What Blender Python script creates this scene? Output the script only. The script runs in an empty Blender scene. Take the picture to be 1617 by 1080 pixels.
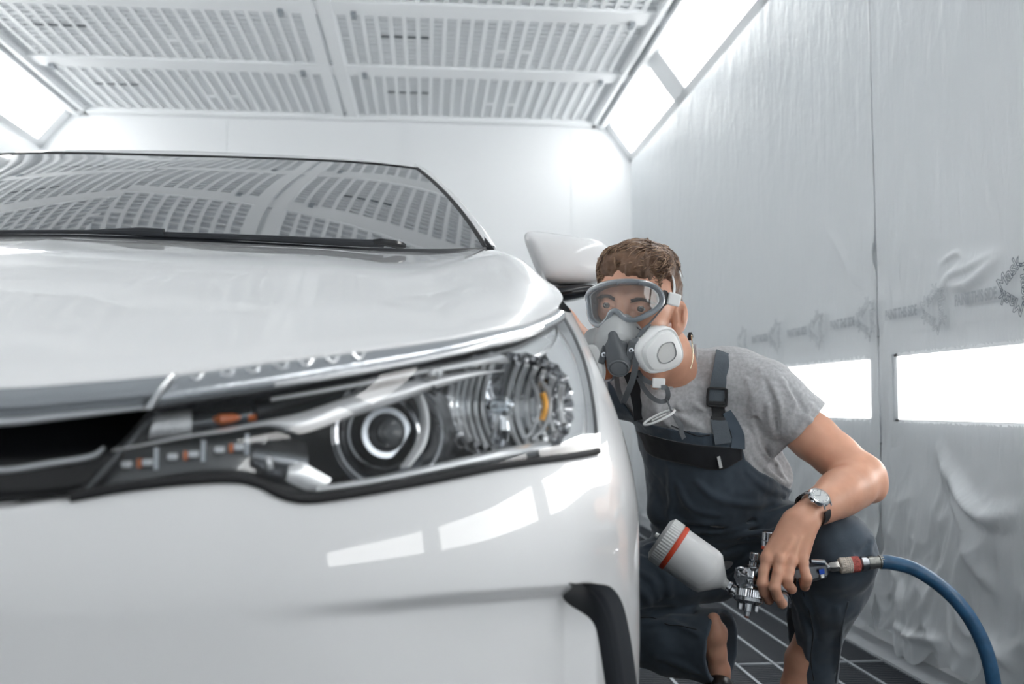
import bpy, math, random
import numpy as np
from mathutils import Vector, Matrix
PI = math.pi
SC = bpy.context.scene
# ------------------------------------------------------------------ camera
FP = 1500.0                       # focal length in pixels of the 1617 px frame
CAM = np.array([0.0, 0.0, 0.72])
YAW, PITCH = math.radians(5.19), math.radians(3.74)
FW = np.array([math.sin(YAW)*math.cos(PITCH), math.cos(YAW)*math.cos(PITCH), math.sin(PITCH)])
RT = np.array([math.cos(YAW), -math.sin(YAW), 0.0])
UP = np.cross(RT, FW)
cam_data = bpy.data.cameras.new('camera')
cam_data.sensor_width = 36.0
cam_data.lens = 36.0*FP/1617.0
cam_data.clip_start = 0.02
cam = bpy.data.objects.new('camera', cam_data)
SC.collection.objects.link(cam)
cam.matrix_world = Matrix(((RT[0], UP[0], -FW[0], CAM[0]), (RT[1], UP[1], -FW[1], CAM[1]), (RT[2], UP[2], -FW[2], CAM[2]), (0, 0, 0, 1)))
cam_data.dof.use_dof = True
cam_data.dof.focus_distance = 1.70
cam_data.dof.aperture_fstop = 4.0
SC.camera = cam
# ------------------------------------------------------------------ light and exposure
SC.view_settings.view_transform = 'Standard'
SC.view_settings.look = 'None'
SC.view_settings.gamma = 1.0
SC.view_settings.exposure = 0.08
LAMP_EMIT = 8.5                   # strength of the booth lamps' diffusers
LOW_EMIT = 6
w = bpy.data.worlds.new('world'); SC.world = w; w.use_nodes = True
w.node_tree.nodes['Background'].inputs[0].default_value = (0.85, 0.93, 1.0, 1)
w.node_tree.nodes['Background'].inputs[1].default_value = 0.3
SC.cycles.max_bounces = 14
SC.cycles.diffuse_bounces = 8
SC.cycles.transparent_max_bounces = 24
SC.cycles.sample_clamp_indirect = 8.0
SC.cycles.caustics_reflective = False
SC.cycles.use_denoising = True
# ------------------------------------------------------------------ helpers
COL = SC.collection
def P(px, py, d):
    """world point seen at a pixel of the photograph, at forward distance d"""
    return CAM + d*(FW + (px-808.5)/FP*RT - (py-540.0)/FP*UP)
def proj(p):
    q = np.asarray(p)-CAM; d = q@FW
    return 808.5+FP*(q@RT)/d, 540-FP*(q@UP)/d, d
def tag(o, label=None, cat=None, group=None, kind=None):
    if label: o['label'] = label
    if cat: o['category'] = cat
    if group: o['group'] = group
    if kind: o['kind'] = kind
    return o
def empty(name, loc, label, cat, group=None):
    o = bpy.data.objects.new(name, None); COL.objects.link(o); o.location = loc
    o.empty_display_size = 0.05
    return tag(o, label, cat, group)
def link(name, me, mat, parent=None):
    o = bpy.data.objects.new(name, me); COL.objects.link(o)
    if mat is not None:
        for m in (mat if isinstance(mat, (list, tuple)) else [mat]): me.materials.append(m)
    if parent is not None:
        o.parent = parent
        # geometry is written in world coordinates: cancel the parents' offsets
        t = Vector((0, 0, 0)); p = parent
        while p is not None: t = t+Vector(p.location); p = p.parent
        o.location = -t
    return o
class MB:
    """collects shapes; build() links them as one mesh object"""
    def __init__(s): s.v = []; s.f = []; s.mi = []; s.n = 0; s.cur = 0
    def add(s, V, F):
        V = np.asarray(V, float).reshape(-1, 3); b = s.n
        s.v.append(V); s.f += [tuple(i+b for i in f) for f in F]; s.mi += [s.cur]*len(F); s.n += len(V); return s
    def box(s, x0, x1, y0, y1, z0, z1):
        return s.add([(x0,y0,z0),(x1,y0,z0),(x1,y1,z0),(x0,y1,z0),(x0,y0,z1),(x1,y0,z1),(x1,y1,z1),(x0,y1,z1)],
            [(0,3,2,1),(4,5,6,7),(0,1,5,4),(1,2,6,5),(2,3,7,6),(3,0,4,7)])
    def obox(s, c, ax, ay, az, hx, hy, hz):
        c = np.asarray(c, float); V = []
        for k in (-1, 1):
            for (i, j) in ((-1,-1),(1,-1),(1,1),(-1,1)): V.append(c+i*hx*ax+j*hy*ay+k*hz*az)
        return s.add(V, [(0,3,2,1),(4,5,6,7),(0,1,5,4),(1,2,6,5),(2,3,7,6),(3,0,4,7)])
    def grid(s, G, wrap=False):
        G = np.asarray(G, float); a, b = G.shape[:2]; F = []
        for i in range(a-1):
            for j in range(b if wrap else b-1):
                j2 = (j+1) % b
                F.append((i*b+j, i*b+j2, (i+1)*b+j2, (i+1)*b+j))
        return s.add(G.reshape(-1, 3), F)
    def tube(s, pts, r, n=12, flat=None, ref=None, cap=True):
        """sweep; r scalar or list; flat = (a,b) scales along the two cross axes"""
        pts = np.asarray(pts, float); m = len(pts)
        r = np.full(m, r, float) if np.isscalar(r) else np.asarray(r, float)
        T = np.gradient(pts, axis=0); T /= np.linalg.norm(T, axis=1)[:, None]+1e-12
        up = np.array([0, 0, 1.0]) if ref is None else np.asarray(ref, float)
        fa, fb = flat or (1, 1); R = []
        for i in range(m):
            a = np.cross(T[i], up)
            if np.linalg.norm(a) < 1e-3: a = np.cross(T[i], [1, 0.2, 0])
            a /= np.linalg.norm(a); b = np.cross(a, T[i])
            if ref is None: up = b
            th = np.arange(n)*2*PI/n
            R.append(pts[i]+r[i]*(np.cos(th)[:, None]*a*fa+np.sin(th)[:, None]*b*fb))
        R = np.array(R); b0 = s.n
        s.grid(R, wrap=True)
        if cap:
            s.f.append(tuple(b0+j for j in range(n))[::-1]); s.mi.append(s.cur)
            s.f.append(tuple(b0+(m-1)*n+j for j in range(n))); s.mi.append(s.cur)
        return s
    def lathe(s, c, axis, prof, n=32, ref=None, ribs=0, rd=0):
        """prof: list of (t along axis, radius)"""
        c = np.asarray(c, float); ax = np.asarray(axis, float); ax = ax/np.linalg.norm(ax)
        up = np.array([0, 0, 1.0]) if ref is None else np.asarray(ref, float)
        a = np.cross(ax, up)
        if np.linalg.norm(a) < 1e-3: a = np.cross(ax, [1, 0.3, 0])
        a /= np.linalg.norm(a); b = np.cross(a, ax)
        th = np.arange(n)*2*PI/n; R = []
        for k, q in enumerate(prof):
            t, r = q[0], q[1]; rr = np.full(n, r)
            if len(q) > 2 and q[2]: rr = r*(1-q[2]*(np.arange(n) % 2))
            R.append(c+ax*t+(rr*np.cos(th))[:, None]*a+(rr*np.sin(th))[:, None]*b)
        return s.grid(R, wrap=True)
    def build(s, name, mat, parent=None, smooth=35, bevel=0, subsurf=0, solid=0):
        me = bpy.data.meshes.new(name)
        V = np.concatenate(s.v) if s.v else np.zeros((0, 3))
        me.from_pydata(V.tolist(), [], s.f); me.validate(); me.update()
        if smooth:
            me.shade_smooth()
            if smooth < 180: me.set_sharp_from_angle(angle=math.radians(smooth))
        o = link(name, me, mat, parent)
        if isinstance(mat, (list, tuple)) and len(s.mi) == len(me.polygons):
            me.polygons.foreach_set('material_index', s.mi)
        if solid:
            m = o.modifiers.new('solid', 'SOLIDIFY'); m.thickness = solid; m.offset = 0
        if bevel:
            m = o.modifiers.new('bevel', 'BEVEL'); m.width = bevel; m.segments = 3; m.limit_method = 'ANGLE'; m.angle_limit = math.radians(40)
            m.harden_normals = False
        if subsurf:
            m = o.modifiers.new('sub', 'SUBSURF'); m.levels = m.render_levels = subsurf
        return o
def spline(pts, n, closed=False):
    """Catmull-Rom through the rows of pts, n samples evenly along the chord"""
    pts = np.asarray(pts, float)
    d = np.r_[0, np.cumsum(np.linalg.norm(np.diff(pts, axis=0), axis=1)+1e-9)]
    t = np.linspace(0, d[-1], n); m = len(pts)
    tg = np.zeros_like(pts)
    for i in range(m):
        a, b = max(i-1, 0), min(i+1, m-1); tg[i] = (pts[b]-pts[a])/(d[b]-d[a])
    k = np.clip(np.searchsorted(d, t, side='right')-1, 0, m-2)
    h = (d[k+1]-d[k]); x = ((t-d[k])/h)[:, None]; h = h[:, None]
    return (2*x**3-3*x**2+1)*pts[k]+(x**3-2*x**2+x)*h*tg[k]+(-2*x**3+3*x**2)*pts[k+1]+(x**3-x**2)*h*tg[k+1]
# ------------------------------------------------------------------ materials
MATS = {}
def mat(name, color, rough=0.5, metal=0.0, spec=0.5, coat=0.0, coat_rough=0.03, emit=0, trans=0, ior=1.45, alpha=1, sss=0, bump=None, var=None, aniso=0):
    """bump = (scale, strength, distance, detail); var = (scale, amount) soft tone variation of the colour"""
    m = bpy.data.materials.new(name); m.use_nodes = True; MATS[name] = m
    nt = m.node_tree; b = nt.nodes['Principled BSDF']; I = b.inputs
    I['Base Color'].default_value = (*color, 1); I['Roughness'].default_value = rough; I['Metallic'].default_value = metal
    I['Specular IOR Level'].default_value = spec; I['Coat Weight'].default_value = coat; I['Coat Roughness'].default_value = coat_rough
    I['IOR'].default_value = ior; I['Alpha'].default_value = alpha; I['Transmission Weight'].default_value = trans
    if sss:
        I['Subsurface Weight'].default_value = sss; I['Subsurface Radius'].default_value = (1, .35, .2); I['Subsurface Scale'].default_value = 0.006
    if emit:
        I['Emission Color'].default_value = (*color, 1); I['Emission Strength'].default_value = emit
    if bump or var:
        tc = nt.nodes.new('ShaderNodeTexCoord')
    if bump:
        n = nt.nodes.new('ShaderNodeTexNoise'); n.inputs['Scale'].default_value = bump[0]; n.inputs['Detail'].default_value = bump[3] if len(bump) > 3 else 4
        bp = nt.nodes.new('ShaderNodeBump'); bp.inputs['Strength'].default_value = bump[1]; bp.inputs['Distance'].default_value = bump[2]
        nt.links.new(tc.outputs['Object'], n.inputs['Vector']); nt.links.new(n.outputs['Fac'], bp.inputs['Height']); nt.links.new(bp.outputs['Normal'], I['Normal'])
    if var:
        n = nt.nodes.new('ShaderNodeTexNoise'); n.inputs['Scale'].default_value = var[0]; n.inputs['Detail'].default_value = 6
        r = nt.nodes.new('ShaderNodeValToRGB'); a = var[1]
        r.color_ramp.elements[0].position = .3; r.color_ramp.elements[1].position = .7
        r.color_ramp.elements[0].color = (*[c*(1-a) for c in color], 1); r.color_ramp.elements[1].color = (*[min(1, c*(1+a)) for c in color], 1)
        nt.links.new(tc.outputs['Object'], n.inputs['Vector']); nt.links.new(n.outputs['Fac'], r.inputs['Fac']); nt.links.new(r.outputs['Color'], I['Base Color'])
    return m
def thin_glass(name, tint=(1, 1, 1), refl=1.0, ior=1.5, haze=0.0):
    """a clear pane: fresnel mirror over a transparent body"""
    m = bpy.data.materials.new(name); m.use_nodes = True; MATS[name] = m; nt = m.node_tree
    for n in list(nt.nodes):
        if n.type == 'BSDF_PRINCIPLED': nt.nodes.remove(n)
    out = nt.nodes['Material Output']
    tr = nt.nodes.new('ShaderNodeBsdfTransparent'); tr.inputs[0].default_value = (*tint, 1)
    gl = nt.nodes.new('ShaderNodeBsdfGlossy'); gl.inputs['Roughness'].default_value = 0.02
    fr = nt.nodes.new('ShaderNodeFresnel'); fr.inputs['IOR'].default_value = ior
    mx = nt.nodes.new('ShaderNodeMixShader')
    mu = nt.nodes.new('ShaderNodeMath'); mu.operation = 'MULTIPLY'; mu.inputs[1].default_value = refl
    ge = nt.nodes.new('ShaderNodeNewGeometry'); mr = nt.nodes.new('ShaderNodeMapRange')   # both faces of a pane reflect alike
    mr.inputs[3].default_value = ior; mr.inputs[4].default_value = 1/ior
    nt.links.new(ge.outputs['Backfacing'], mr.inputs[0]); nt.links.new(mr.outputs[0], fr.inputs['IOR'])
    nt.links.new(fr.outputs[0], mu.inputs[0]); nt.links.new(mu.outputs[0], mx.inputs[0])
    body = tr.outputs[0]
    if haze:
        df = nt.nodes.new('ShaderNodeBsdfDiffuse'); df.inputs[0].default_value = (.85, .87, .9, 1)
        m2 = nt.nodes.new('ShaderNodeMixShader'); m2.inputs[0].default_value = haze
        nt.links.new(tr.outputs[0], m2.inputs[1]); nt.links.new(df.outputs[0], m2.inputs[2]); body = m2.outputs[0]
    nt.links.new(body, mx.inputs[1]); nt.links.new(gl.outputs[0], mx.inputs[2]); nt.links.new(mx.outputs[0], out.inputs[0])
    return m
M_wall = mat('wall_white', (.86, .88, .895), .55, bump=(3, .15, .01))
M_ceil = mat('ceiling_white', (.88, .9, .915), .5)
M_filter = mat('filter_fabric', (.64, .665, .69), .9)
M_slot = mat('slot_dark', (.10, .115, .13), .7)
M_steelw = mat('white_steel', (.87, .89, .905), .35)
M_grey = mat('grey_steel', (.30, .33, .36), .4, .3)
M_kerb = mat('kerb_grey', (.34, .36, .38), .6, var=(12, .12))
M_lamp = mat('lamp_diffuser', (1, .995, .98), .5, emit=LAMP_EMIT)
M_low = mat('low_lamp_diffuser', (1, .995, .98), .5, emit=LOW_EMIT)
M_grate = mat('grate_steel', (.075, .085, .10), .5, .4)
M_gratebar = mat('grate_bar', (.33, .36, .39), .45, .3)
M_pit = mat('pit_dark', (.035, .042, .05), .9)
M_paint = mat('white_car_paint', (.80, .812, .825), .35, coat=1.0, coat_rough=.02)
M_black = mat('gloss_black', (.008, .009, .011), .18, coat=.3)
M_plastic = mat('black_plastic', (.018, .021, .026), .45)
M_rubber = mat('black_rubber', (.012, .013, .015), .6)
M_chrome = mat('chrome', (.82, .84, .87), .09, 1.0)
M_satin = mat('satin_silver', (.62, .65, .69), .25, 1.0)
M_darkchrome = mat('dark_chrome', (.20, .215, .235), .12, 1.0)
M_glass = thin_glass('clear_lens', (.97, .98, .985), 1.0, 1.5)

# ------------------------------------------------------------------ the booth
XL, XR, YB, YF, ZC, ZB = -2.49, 1.39, 6.30, -3.2, 2.63, 2.37
XCL, XCR = -2.25, 1.17
def struct(name, mb, m, parent=None, **k):
    o = mb.build(name, m, parent, **k)
    if parent is None: o['kind'] = 'structure'
    return o
b = MB(); b.box(XL-.1, XR+.1, YB, YB+.1, -.3, ZC+.2)
for x in (-1.32, -.15, .98): b.box(x-.004, x+.004, YB-.004, YB, .02, ZC-.03)
struct('wall_back', b, mat('back_wall_white', (.80, .82, .835), .55, bump=(3, .15, .01)))
b = MB(); b.box(XL-.1, XR+.1, YF-.1, YF, -.3, ZC+.2)
struct('wall_front', b, M_wall)
LOWZ = (.668, .868)
lows = [(4.30, 5.35), (2.85, 4.00), (1.42, 2.70), (.05, 1.27), (-1.3, -.1)]
b = MB(); b.box(XR+.03, XR+.12, YF, YB, -.3, ZB)      # wall behind the lamps
b.box(XR, XR+.03, YF, YB, -.3, LOWZ[0]); b.box(XR, XR+.03, YF, YB, LOWZ[1], ZB)
prev = YF
for (a, c) in sorted(lows):
    b.box(XR, XR+.03, prev, a, *LOWZ); prev = c
b.box(XR, XR+.03, prev, YB, *LOWZ)
struct('wall_right', b, M_wall, smooth=0)
b = MB(); b.box(XL-.12, XL-.03, YF, YB, -.3, ZB); b.box(XL-.03, XL, YF, YB, -.3, LOWZ[0]); b.box(XL-.03, XL, YF, YB, LOWZ[1], ZB)
prev = YF
for (a, c) in sorted(lows):
    b.box(XL-.03, XL, prev, a, *LOWZ); prev = c
b.box(XL-.03, XL, prev, YB, *LOWZ)
struct('wall_left', b, M_wall, smooth=0)
b = MB(); b.box(XL, XR, YF, YB, ZC+.06, ZC+.12); struct('ceiling', b, M_ceil)
# ceiling edge rails
for nm, x, sg in (('trim_1', XCR, 1), ('trim_2', XCL, -1)):
    b = MB(); b.box(min(x, x+sg*.03), max(x, x+sg*.03), YF, YB, ZC-.045, ZC+.06)
    b.box(min(x-sg*.055, x-sg*.03), max(x-sg*.055, x-sg*.03), YF, YB, ZC-.03, ZC+.06)
    struct(nm, b, M_steelw, smooth=0)
b = MB(); b.box(XCL, XCR, YB-.07, YB, ZC-.03, ZC+.06); struct('trim_3', b, M_steelw)
# ceiling filter panels in their beams: two across, one every 0.86 m
ys = [YB-.07-.86*i for i in range(11)]
xm = -.535
b = MB(); b.box(xm-.075, xm-.012, YF, YB, ZC-.02, ZC+.06); b.box(xm+.012, xm+.075, YF, YB, ZC-.02, ZC+.06)
b.box(xm-.012, xm+.012, YF, YB, ZC+.01, ZC+.06)
for y in ys[1:]:
    b.box(XCL, XCR, y-.075, y+.075, ZC-.012, ZC+.055)
struct('trim_4', b, M_steelw, smooth=0)
pan_no = 0
rowname = ['against the back wall', 'in the second row from the back wall', 'in the third row from the back wall']
def ceiling_panel(x0, x1, y0, y1, label, detailed):
    r = empty('ceiling_filter_panel', ((x0+x1)/2, (y0+y1)/2, ZC), label, 'ceiling panel', 'ceiling filter panels in the booth roof')
    f = MB(); f.box(x0, x1, y0, y1, ZC+.022, ZC+.027); f.build('filter', M_filter, r)
    g = MB(); n = 23; pitch = (x1-x0)/n; 
    for i in range(n+1):
        x = x0+i*pitch; g.box(x-.011, x+.011, y0, y1, ZC, ZC+.014)
    m = 13
    for j in range(m+1):
        y = y0+(y1-y0)*j/m; g.box(x0, x1, y-.004, y+.004, ZC+.001, ZC+.021)
    g.build('grille', M_steelw, r, smooth=0)
    hb = MB(); py = y0+.40*(y1-y0)
    for i in (3, 4, 5, 6): hb.box(x0+i*pitch+.013, x0+(i+1)*pitch-.013, py-.014, py+.016, ZC-.001, ZC+.003)
    hb.build('vent_slot', M_slot, r, smooth=0)
    hb = MB(); py = y0+.62*(y1-y0)
    for i in (12, 14): hb.box(x0+i*pitch+.011, x0+(i+1)*pitch-.011, py-.02, py+.02, ZC-.002, ZC+.02)
    hb.build('clip', M_steelw, r, smooth=0)
    hb = MB()
    for x in (x0+.1, x1-.1): hb.box(x-.012, x+.012, y0-.05, y0+.01, ZC-.03, ZC+.0)
    hb.build('latch', M_grey, r, smooth=0)
for i in range(10):
    y1, y0 = ys[i]-.075*(i > 0), ys[i+1]+.075
    if y0 < YF: break
    for side, (x0, x1) in enumerate(((XCL+.055, xm-.075), (xm+.075, XCR-.055))):
        s = 'left' if side == 0 else 'right'
        if i < 3: lab = 'white grilled ceiling filter panel %s of the centre beam, %s' % (s, rowname[i])
        else: lab = 'white grilled ceiling filter panel %s of the centre beam, overhead in front of the third row' % s
        ceiling_panel(x0, x1, y0, y1, lab, i < 3)
# sloping lamp bays along both sides of the ceiling
def bay(side):
    xw, xc = (XR, XCR+.03) if side > 0 else (XL, XCL-.03)
    A = np.array([xc, 0, ZC+.0]); B = np.array([xw, 0, ZB]); e = (B-A)/np.linalg.norm(B-A); L = np.linalg.norm(B-A)
    nrm = np.cross(e, [0, 1, 0]); nrm = nrm if nrm[0]*side < 0 else -nrm     # into the room
    if nrm[2] > 0: nrm = -nrm
    f = MB(); Y = np.array([0, 1.0, 0])
    f.obox((A+B)/2-nrm*.07+Y*(YB+YF)/2, e, Y, nrm, L/2+.05, (YB-YF)/2, .01)
    wid = .03
    f.obox(A+e*wid/2-nrm*.03+Y*(YB+YF)/2, e, Y, nrm, wid/2+.02, (YB-YF)/2, .03)
    f.obox(B-e*wid/2-nrm*.03+Y*(YB+YF)/2, e, Y, nrm, wid/2+.01, (YB-YF)/2, .03)
    k = 0; y = YB-.10
    spans = []
    while y-1.15 > YF:
        spans.append((y-1.12, y)); y -= 1.33
    ends = [YB]+[s for sp in spans for s in (sp[1], sp[0])]+[YF]
    for q in range(0, len(ends), 2):
        y1, y0 = ends[q], ends[q+1]
        f.obox((A+B)/2-nrm*.03+Y*(y0+y1)/2, e, Y, nrm, L/2, (y1-y0)/2, .03)
    struct('trim_5' if side > 0 else 'trim_6', f, M_steelw, smooth=0)
    pos = ['nearest the back wall', 'second from the back wall', 'third from the back wall']
    for q, (y0, y1) in enumerate(spans):
        c = (A+B)/2+Y*(y0+y1)/2
        sd = 'right' if side > 0 else 'left'
        lab = 'bright sloping lamp window in the %s ceiling bay, %s' % (sd, pos[q] if q < 3 else 'overhead towards the booth door')
        r = empty('ceiling_lamp', c, lab, 'lamp', 'sloping lamp windows along the booth ceiling')
        d = MB(); d.obox(c-nrm*.035, e, Y, nrm, L/2-wid, (y1-y0)/2, .004); d.build('diffuser', M_lamp, r)
        t = MB()
        for sx in (-1, 1):
            t.obox(c-nrm*.015+e*sx*(L/2-wid-.006), e, Y, nrm, .006, (y1-y0)/2, .014)
            t.obox(c-nrm*.015+Y*sx*((y1-y0)/2-.006), e, Y, nrm, L/2-wid, .006, .014)
        t.build('lamp_frame', M_steelw, r, smooth=0)
bay(1); bay(-1)
# low lamps in the right wall
lab = ['wide low lamp window in the right wall, nearest the back wall', 'bright low lamp window in the right wall, behind the crouching painter\'s shoulder',
       'bright low lamp window at the right edge of the picture, above the blue hose', 'low lamp window in the right wall beside the camera', 'low lamp window in the right wall towards the booth door']
for (y0, y1), l in zip(lows, lab):
    r = empty('wall_lamp', (XR, (y0+y1)/2, LOWZ[0]), l, 'lamp', 'low lamp windows in the right wall')
    d = MB(); d.box(XR+.012, XR+.02, y0, y1, *LOWZ); d.build('diffuser', M_low, r)
    t = MB()
    for z in LOWZ: t.box(XR-.004, XR+.012, y0-.012, y1+.012, z-.008, z+.008)
    for y in (y0, y1): t.box(XR-.004, XR+.012, y-.012, y+.008, LOWZ[0], LOWZ[1])
    t.build('lamp_frame', M_steelw, r, smooth=0)
for i, (y0, y1) in enumerate(lows):  # unseen lamps mirroring the right wall's, added for fill light
    l = 'low fill lamp window added in the left wall, hidden beyond the white car'
    r = empty('wall_lamp', (XL, (y0+y1)/2, LOWZ[0]), l, 'lamp', 'added fill lamp windows in the left wall')
    d = MB(); d.box(XL-.02, XL-.012, y0, y1, *LOWZ); d.build('diffuser', M_low, r)
    t = MB()
    for z in LOWZ: t.box(XL-.012, XL+.004, y0-.012, y1+.012, z-.008, z+.008)
    t.build('lamp_frame', M_steelw, r, smooth=0)
# panel seams of the right wall
b = MB()
for y in (5.42, 4.15, 2.78, 1.35, .0): b.box(XR-.005, XR, y-.003, y+.003, .05, ZB)
b.box(XR-.005, XR, YF, YB, .597, .603); b.box(XR-.004, XR, YF, YB, .925, .929)
struct('trim_7', b, M_kerb, smooth=0)
# floor: kerbs and steel grating over a pit
GX0, GX1 = -2.38, 1.29
b = MB(); b.box(XL, XR, YF, YB, -.32, -.3); struct('floor', b, M_pit)
b = MB(); b.box(GX1, XR, YF, YB, -.3, .003); b.box(XL, GX0, YF, YB, -.3, .003); struct('baseboard_right', b, M_kerb)
b = MB()
y = YF+.02
while y < YB:
    b.box(GX0, GX1, y-.0022, y+.0022, -.03, -.002); y += .0165
g = b.build('floor_grating', M_grate, None, smooth=0); tag(g, 'dark steel floor grating of fine slats under the painter and car', 'grating')
b = MB(); x = GX1
while x > GX0:
    b.box(x-.0045, x+.0045, YF, YB, -.028, .001); x -= .107
for y in (2.62, 3.62, 4.62, 5.62, 1.62, .62, -.38, -1.38, -2.38): b.box(GX0, GX1, y-.004, y+.004, -.028, .001)
b.build('bearing_bar', M_gratebar, g, smooth=0)
# ------------------------------------------------------------------ the car's frame: u to its side, v towards its rear, z up
CA = np.array([-math.sin(math.radians(1.3)), math.cos(math.radians(1.3)), 0])
CR = np.array([math.cos(math.radians(1.3)), math.sin(math.radians(1.3)), 0])
CC = np.array([.533, -.73])                       # the camera in (u, v)
CO = -CC[0]*CR-CC[1]*CA
def C2W(u, v, z):
    u, v, z = np.broadcast_arrays(np.asarray(u, float), v, z)
    W = u[..., None]*CR+v[..., None]*CA+CO; W[..., 2] = z; return W
def W2C(p):
    q = np.asarray(p, float)-CO*[1, 1, 0]; return np.array([q@CR, q@CA, q[2]])
OUT = spline([(0, 0), (.10, .002), (.22, .012), (.36, .034), (.50, .075), (.62, .140), (.70, .225), (.764, .335), (.812, .43), (.848, .53), (.868, .66), (.880, .82), (.886, 1.0), (.888, 1.3), (.888, 2.0), (.888, 3.2), (.86, 3.9), (.80, 4.4)], 3000)
OS = np.r_[0, np.cumsum(np.linalg.norm(np.diff(OUT, axis=0), axis=1))]
_t = np.gradient(OUT, axis=0); _t /= np.linalg.norm(_t, axis=1)[:, None]; _t[0] = (1, 0)
ON = np.stack([_t[:, 1], -_t[:, 0]], 1)
def s_of_v(v): return float(np.interp(v, OUT[:, 1], OS))
def s_of_u(u): return float(np.interp(u, OUT[:1200, 0], OS[:1200]))
def inset0(z): return .75*np.maximum(z-.56, 0)**1.7+.25*np.maximum(.42-z, 0)**1.8
def body(s, z, off=0.0, ins=None):
    """world point on the body skin at outline length s (negative: the far side) and height z"""
    s, z, off = np.broadcast_arrays(np.asarray(s, float), z, off)
    a = np.abs(s); sg = np.where(s < 0, -1.0, 1.0)
    i = inset0(z) if ins is None else ins
    k = off-i
    u = np.interp(a, OS, OUT[:, 0])+np.interp(a, OS, ON[:, 0])*k
    v = np.interp(a, OS, OUT[:, 1])+np.interp(a, OS, ON[:, 1])*k
    return C2W(sg*u, v, z)
def px2sz(px, py, push=0.0):
    """(s, z) where the ray of a pixel meets the body skin (pushed inwards by push)"""
    def g(t):
        q = W2C(P(px, py, t)); d2 = (OUT[:, 0]-q[0])**2+(OUT[:, 1]-q[1])**2; i = int(d2.argmin())
        side = (q[:2]-OUT[i])@ON[i]
        return math.copysign(math.sqrt(d2[i]), side)+float(inset0(q[2]))+push, i, q[2]
    t = .35
    while t < 3.0 and g(t)[0] > 0: t += .008
    if t >= 3.0:                                   # grazes past: the nearest approach
        ts = np.arange(.6, 1.9, .01); t = ts[int(np.argmin([g(x)[0] for x in ts]))]
        _, i, z = g(t); return OS[i], z, t
    a, c = t-.008, t
    for _ in range(18):
        m = (a+c)/2
        if g(m)[0] > 0: a = m
        else: c = m
    _, i, z = g(c); return OS[i], z, c
def trace(pts, n=60, push=0.0):
    """pixels -> smooth (s, z) polyline on the skin"""
    return spline([px2sz(x, y, push)[:2] for x, y in pts], n)
def pxv(px, py, v):
    """world point on a pixel's ray where it crosses the car station v"""
    d0 = P(px, py, 1)-CAM; t = (v-W2C(CAM)[1])/(d0@CA); return CAM+t*d0
def pxz(px, py, z):
    d0 = P(px, py, 1)-CAM; return CAM+(z-.72)/d0[2]*d0
car = empty('car', C2W(0., 0., 0.), 'glossy white car with its dark grille and big headlight close to the camera', 'car')
def sm(x): x = np.clip(x, 0, 1); return x*x*(3-2*x)
# ---- key curves
LAMPTIP = px2sz(943, 708); TIP = px2sz(882, 486)
low = [(-140, 815), (0, 796), (112, 783), (200, 769), (300, 758), (375, 756), (412, 765), (445, 781), (482, 788), (540, 782), (654, 762), (800, 733), (943, 713)]
lowsz = np.array([px2sz(*p)[:2] for p in low[1:]])
lowsz = np.vstack([[0, lowsz[0, 1]-.004], lowsz]); LOW = spline(lowsz, 260)
redge = np.array([px2sz(*p)[:2] for p in [(943, 713), (934, 620), (921, 566), (906, 530), (893, 506), (882, 488)]])
REDGE = spline(redge, 80)
# height of the skin's upper rim: under the grille and lamp, then up the lamp's outer edge, then the shoulder
S_TIP = float(redge[:, 0].max())
def ztop(s):
    return np.interp(s, LOW[:, 0], LOW[:, 1])
# crease of the bumper
cr = np.array([px2sz(*p)[:2] for p in [(360, 962), (480, 952), (600, 944), (740, 933), (860, 925), (925, 921)]])
CRS = spline(cr, 100)
pl = np.array([px2sz(*p)[:2] for p in [(868, 922), (884, 960), (900, 1010), (912, 1079)]]); PL = spline(pl, 60)
pr = np.array([px2sz(*p)[:2] for p in [(918, 920), (947, 926), (966, 950), (978, 1000), (990, 1079)]]); PR = spline(pr, 60)
def prof_ins(s, z):
    i = inset0(z)
    zc = np.interp(s, CRS[:, 0], CRS[:, 1]); amp = .020*sm((s-CRS[0, 0])/(CRS[70, 0]-CRS[0, 0]))*sm((PR[0, 0]+.05-s)/.05)
    i = i+amp*sm((zc-z)/.016)
    return i
# ---- fascia (bumper skin) : s from the centre to just past the lamp tip
SJ = LAMPTIP[0]
def fascia(sg):
    ss = np.linspace(0, SJ, 260); k = np.linspace(0, 1, 190)
    zt = ztop(ss); G = []
    for t in k:
        z = zt+(.20-zt)*t**1.15
        off = -.006*(1-sm(t/.02))
        G.append(body(sg*ss, z, off, prof_ins(ss, z)))
    b = MB(); b.grid(G); return b.build('bumper', M_paint, car, smooth=60)
fascia(1); fascia(-1)
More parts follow.
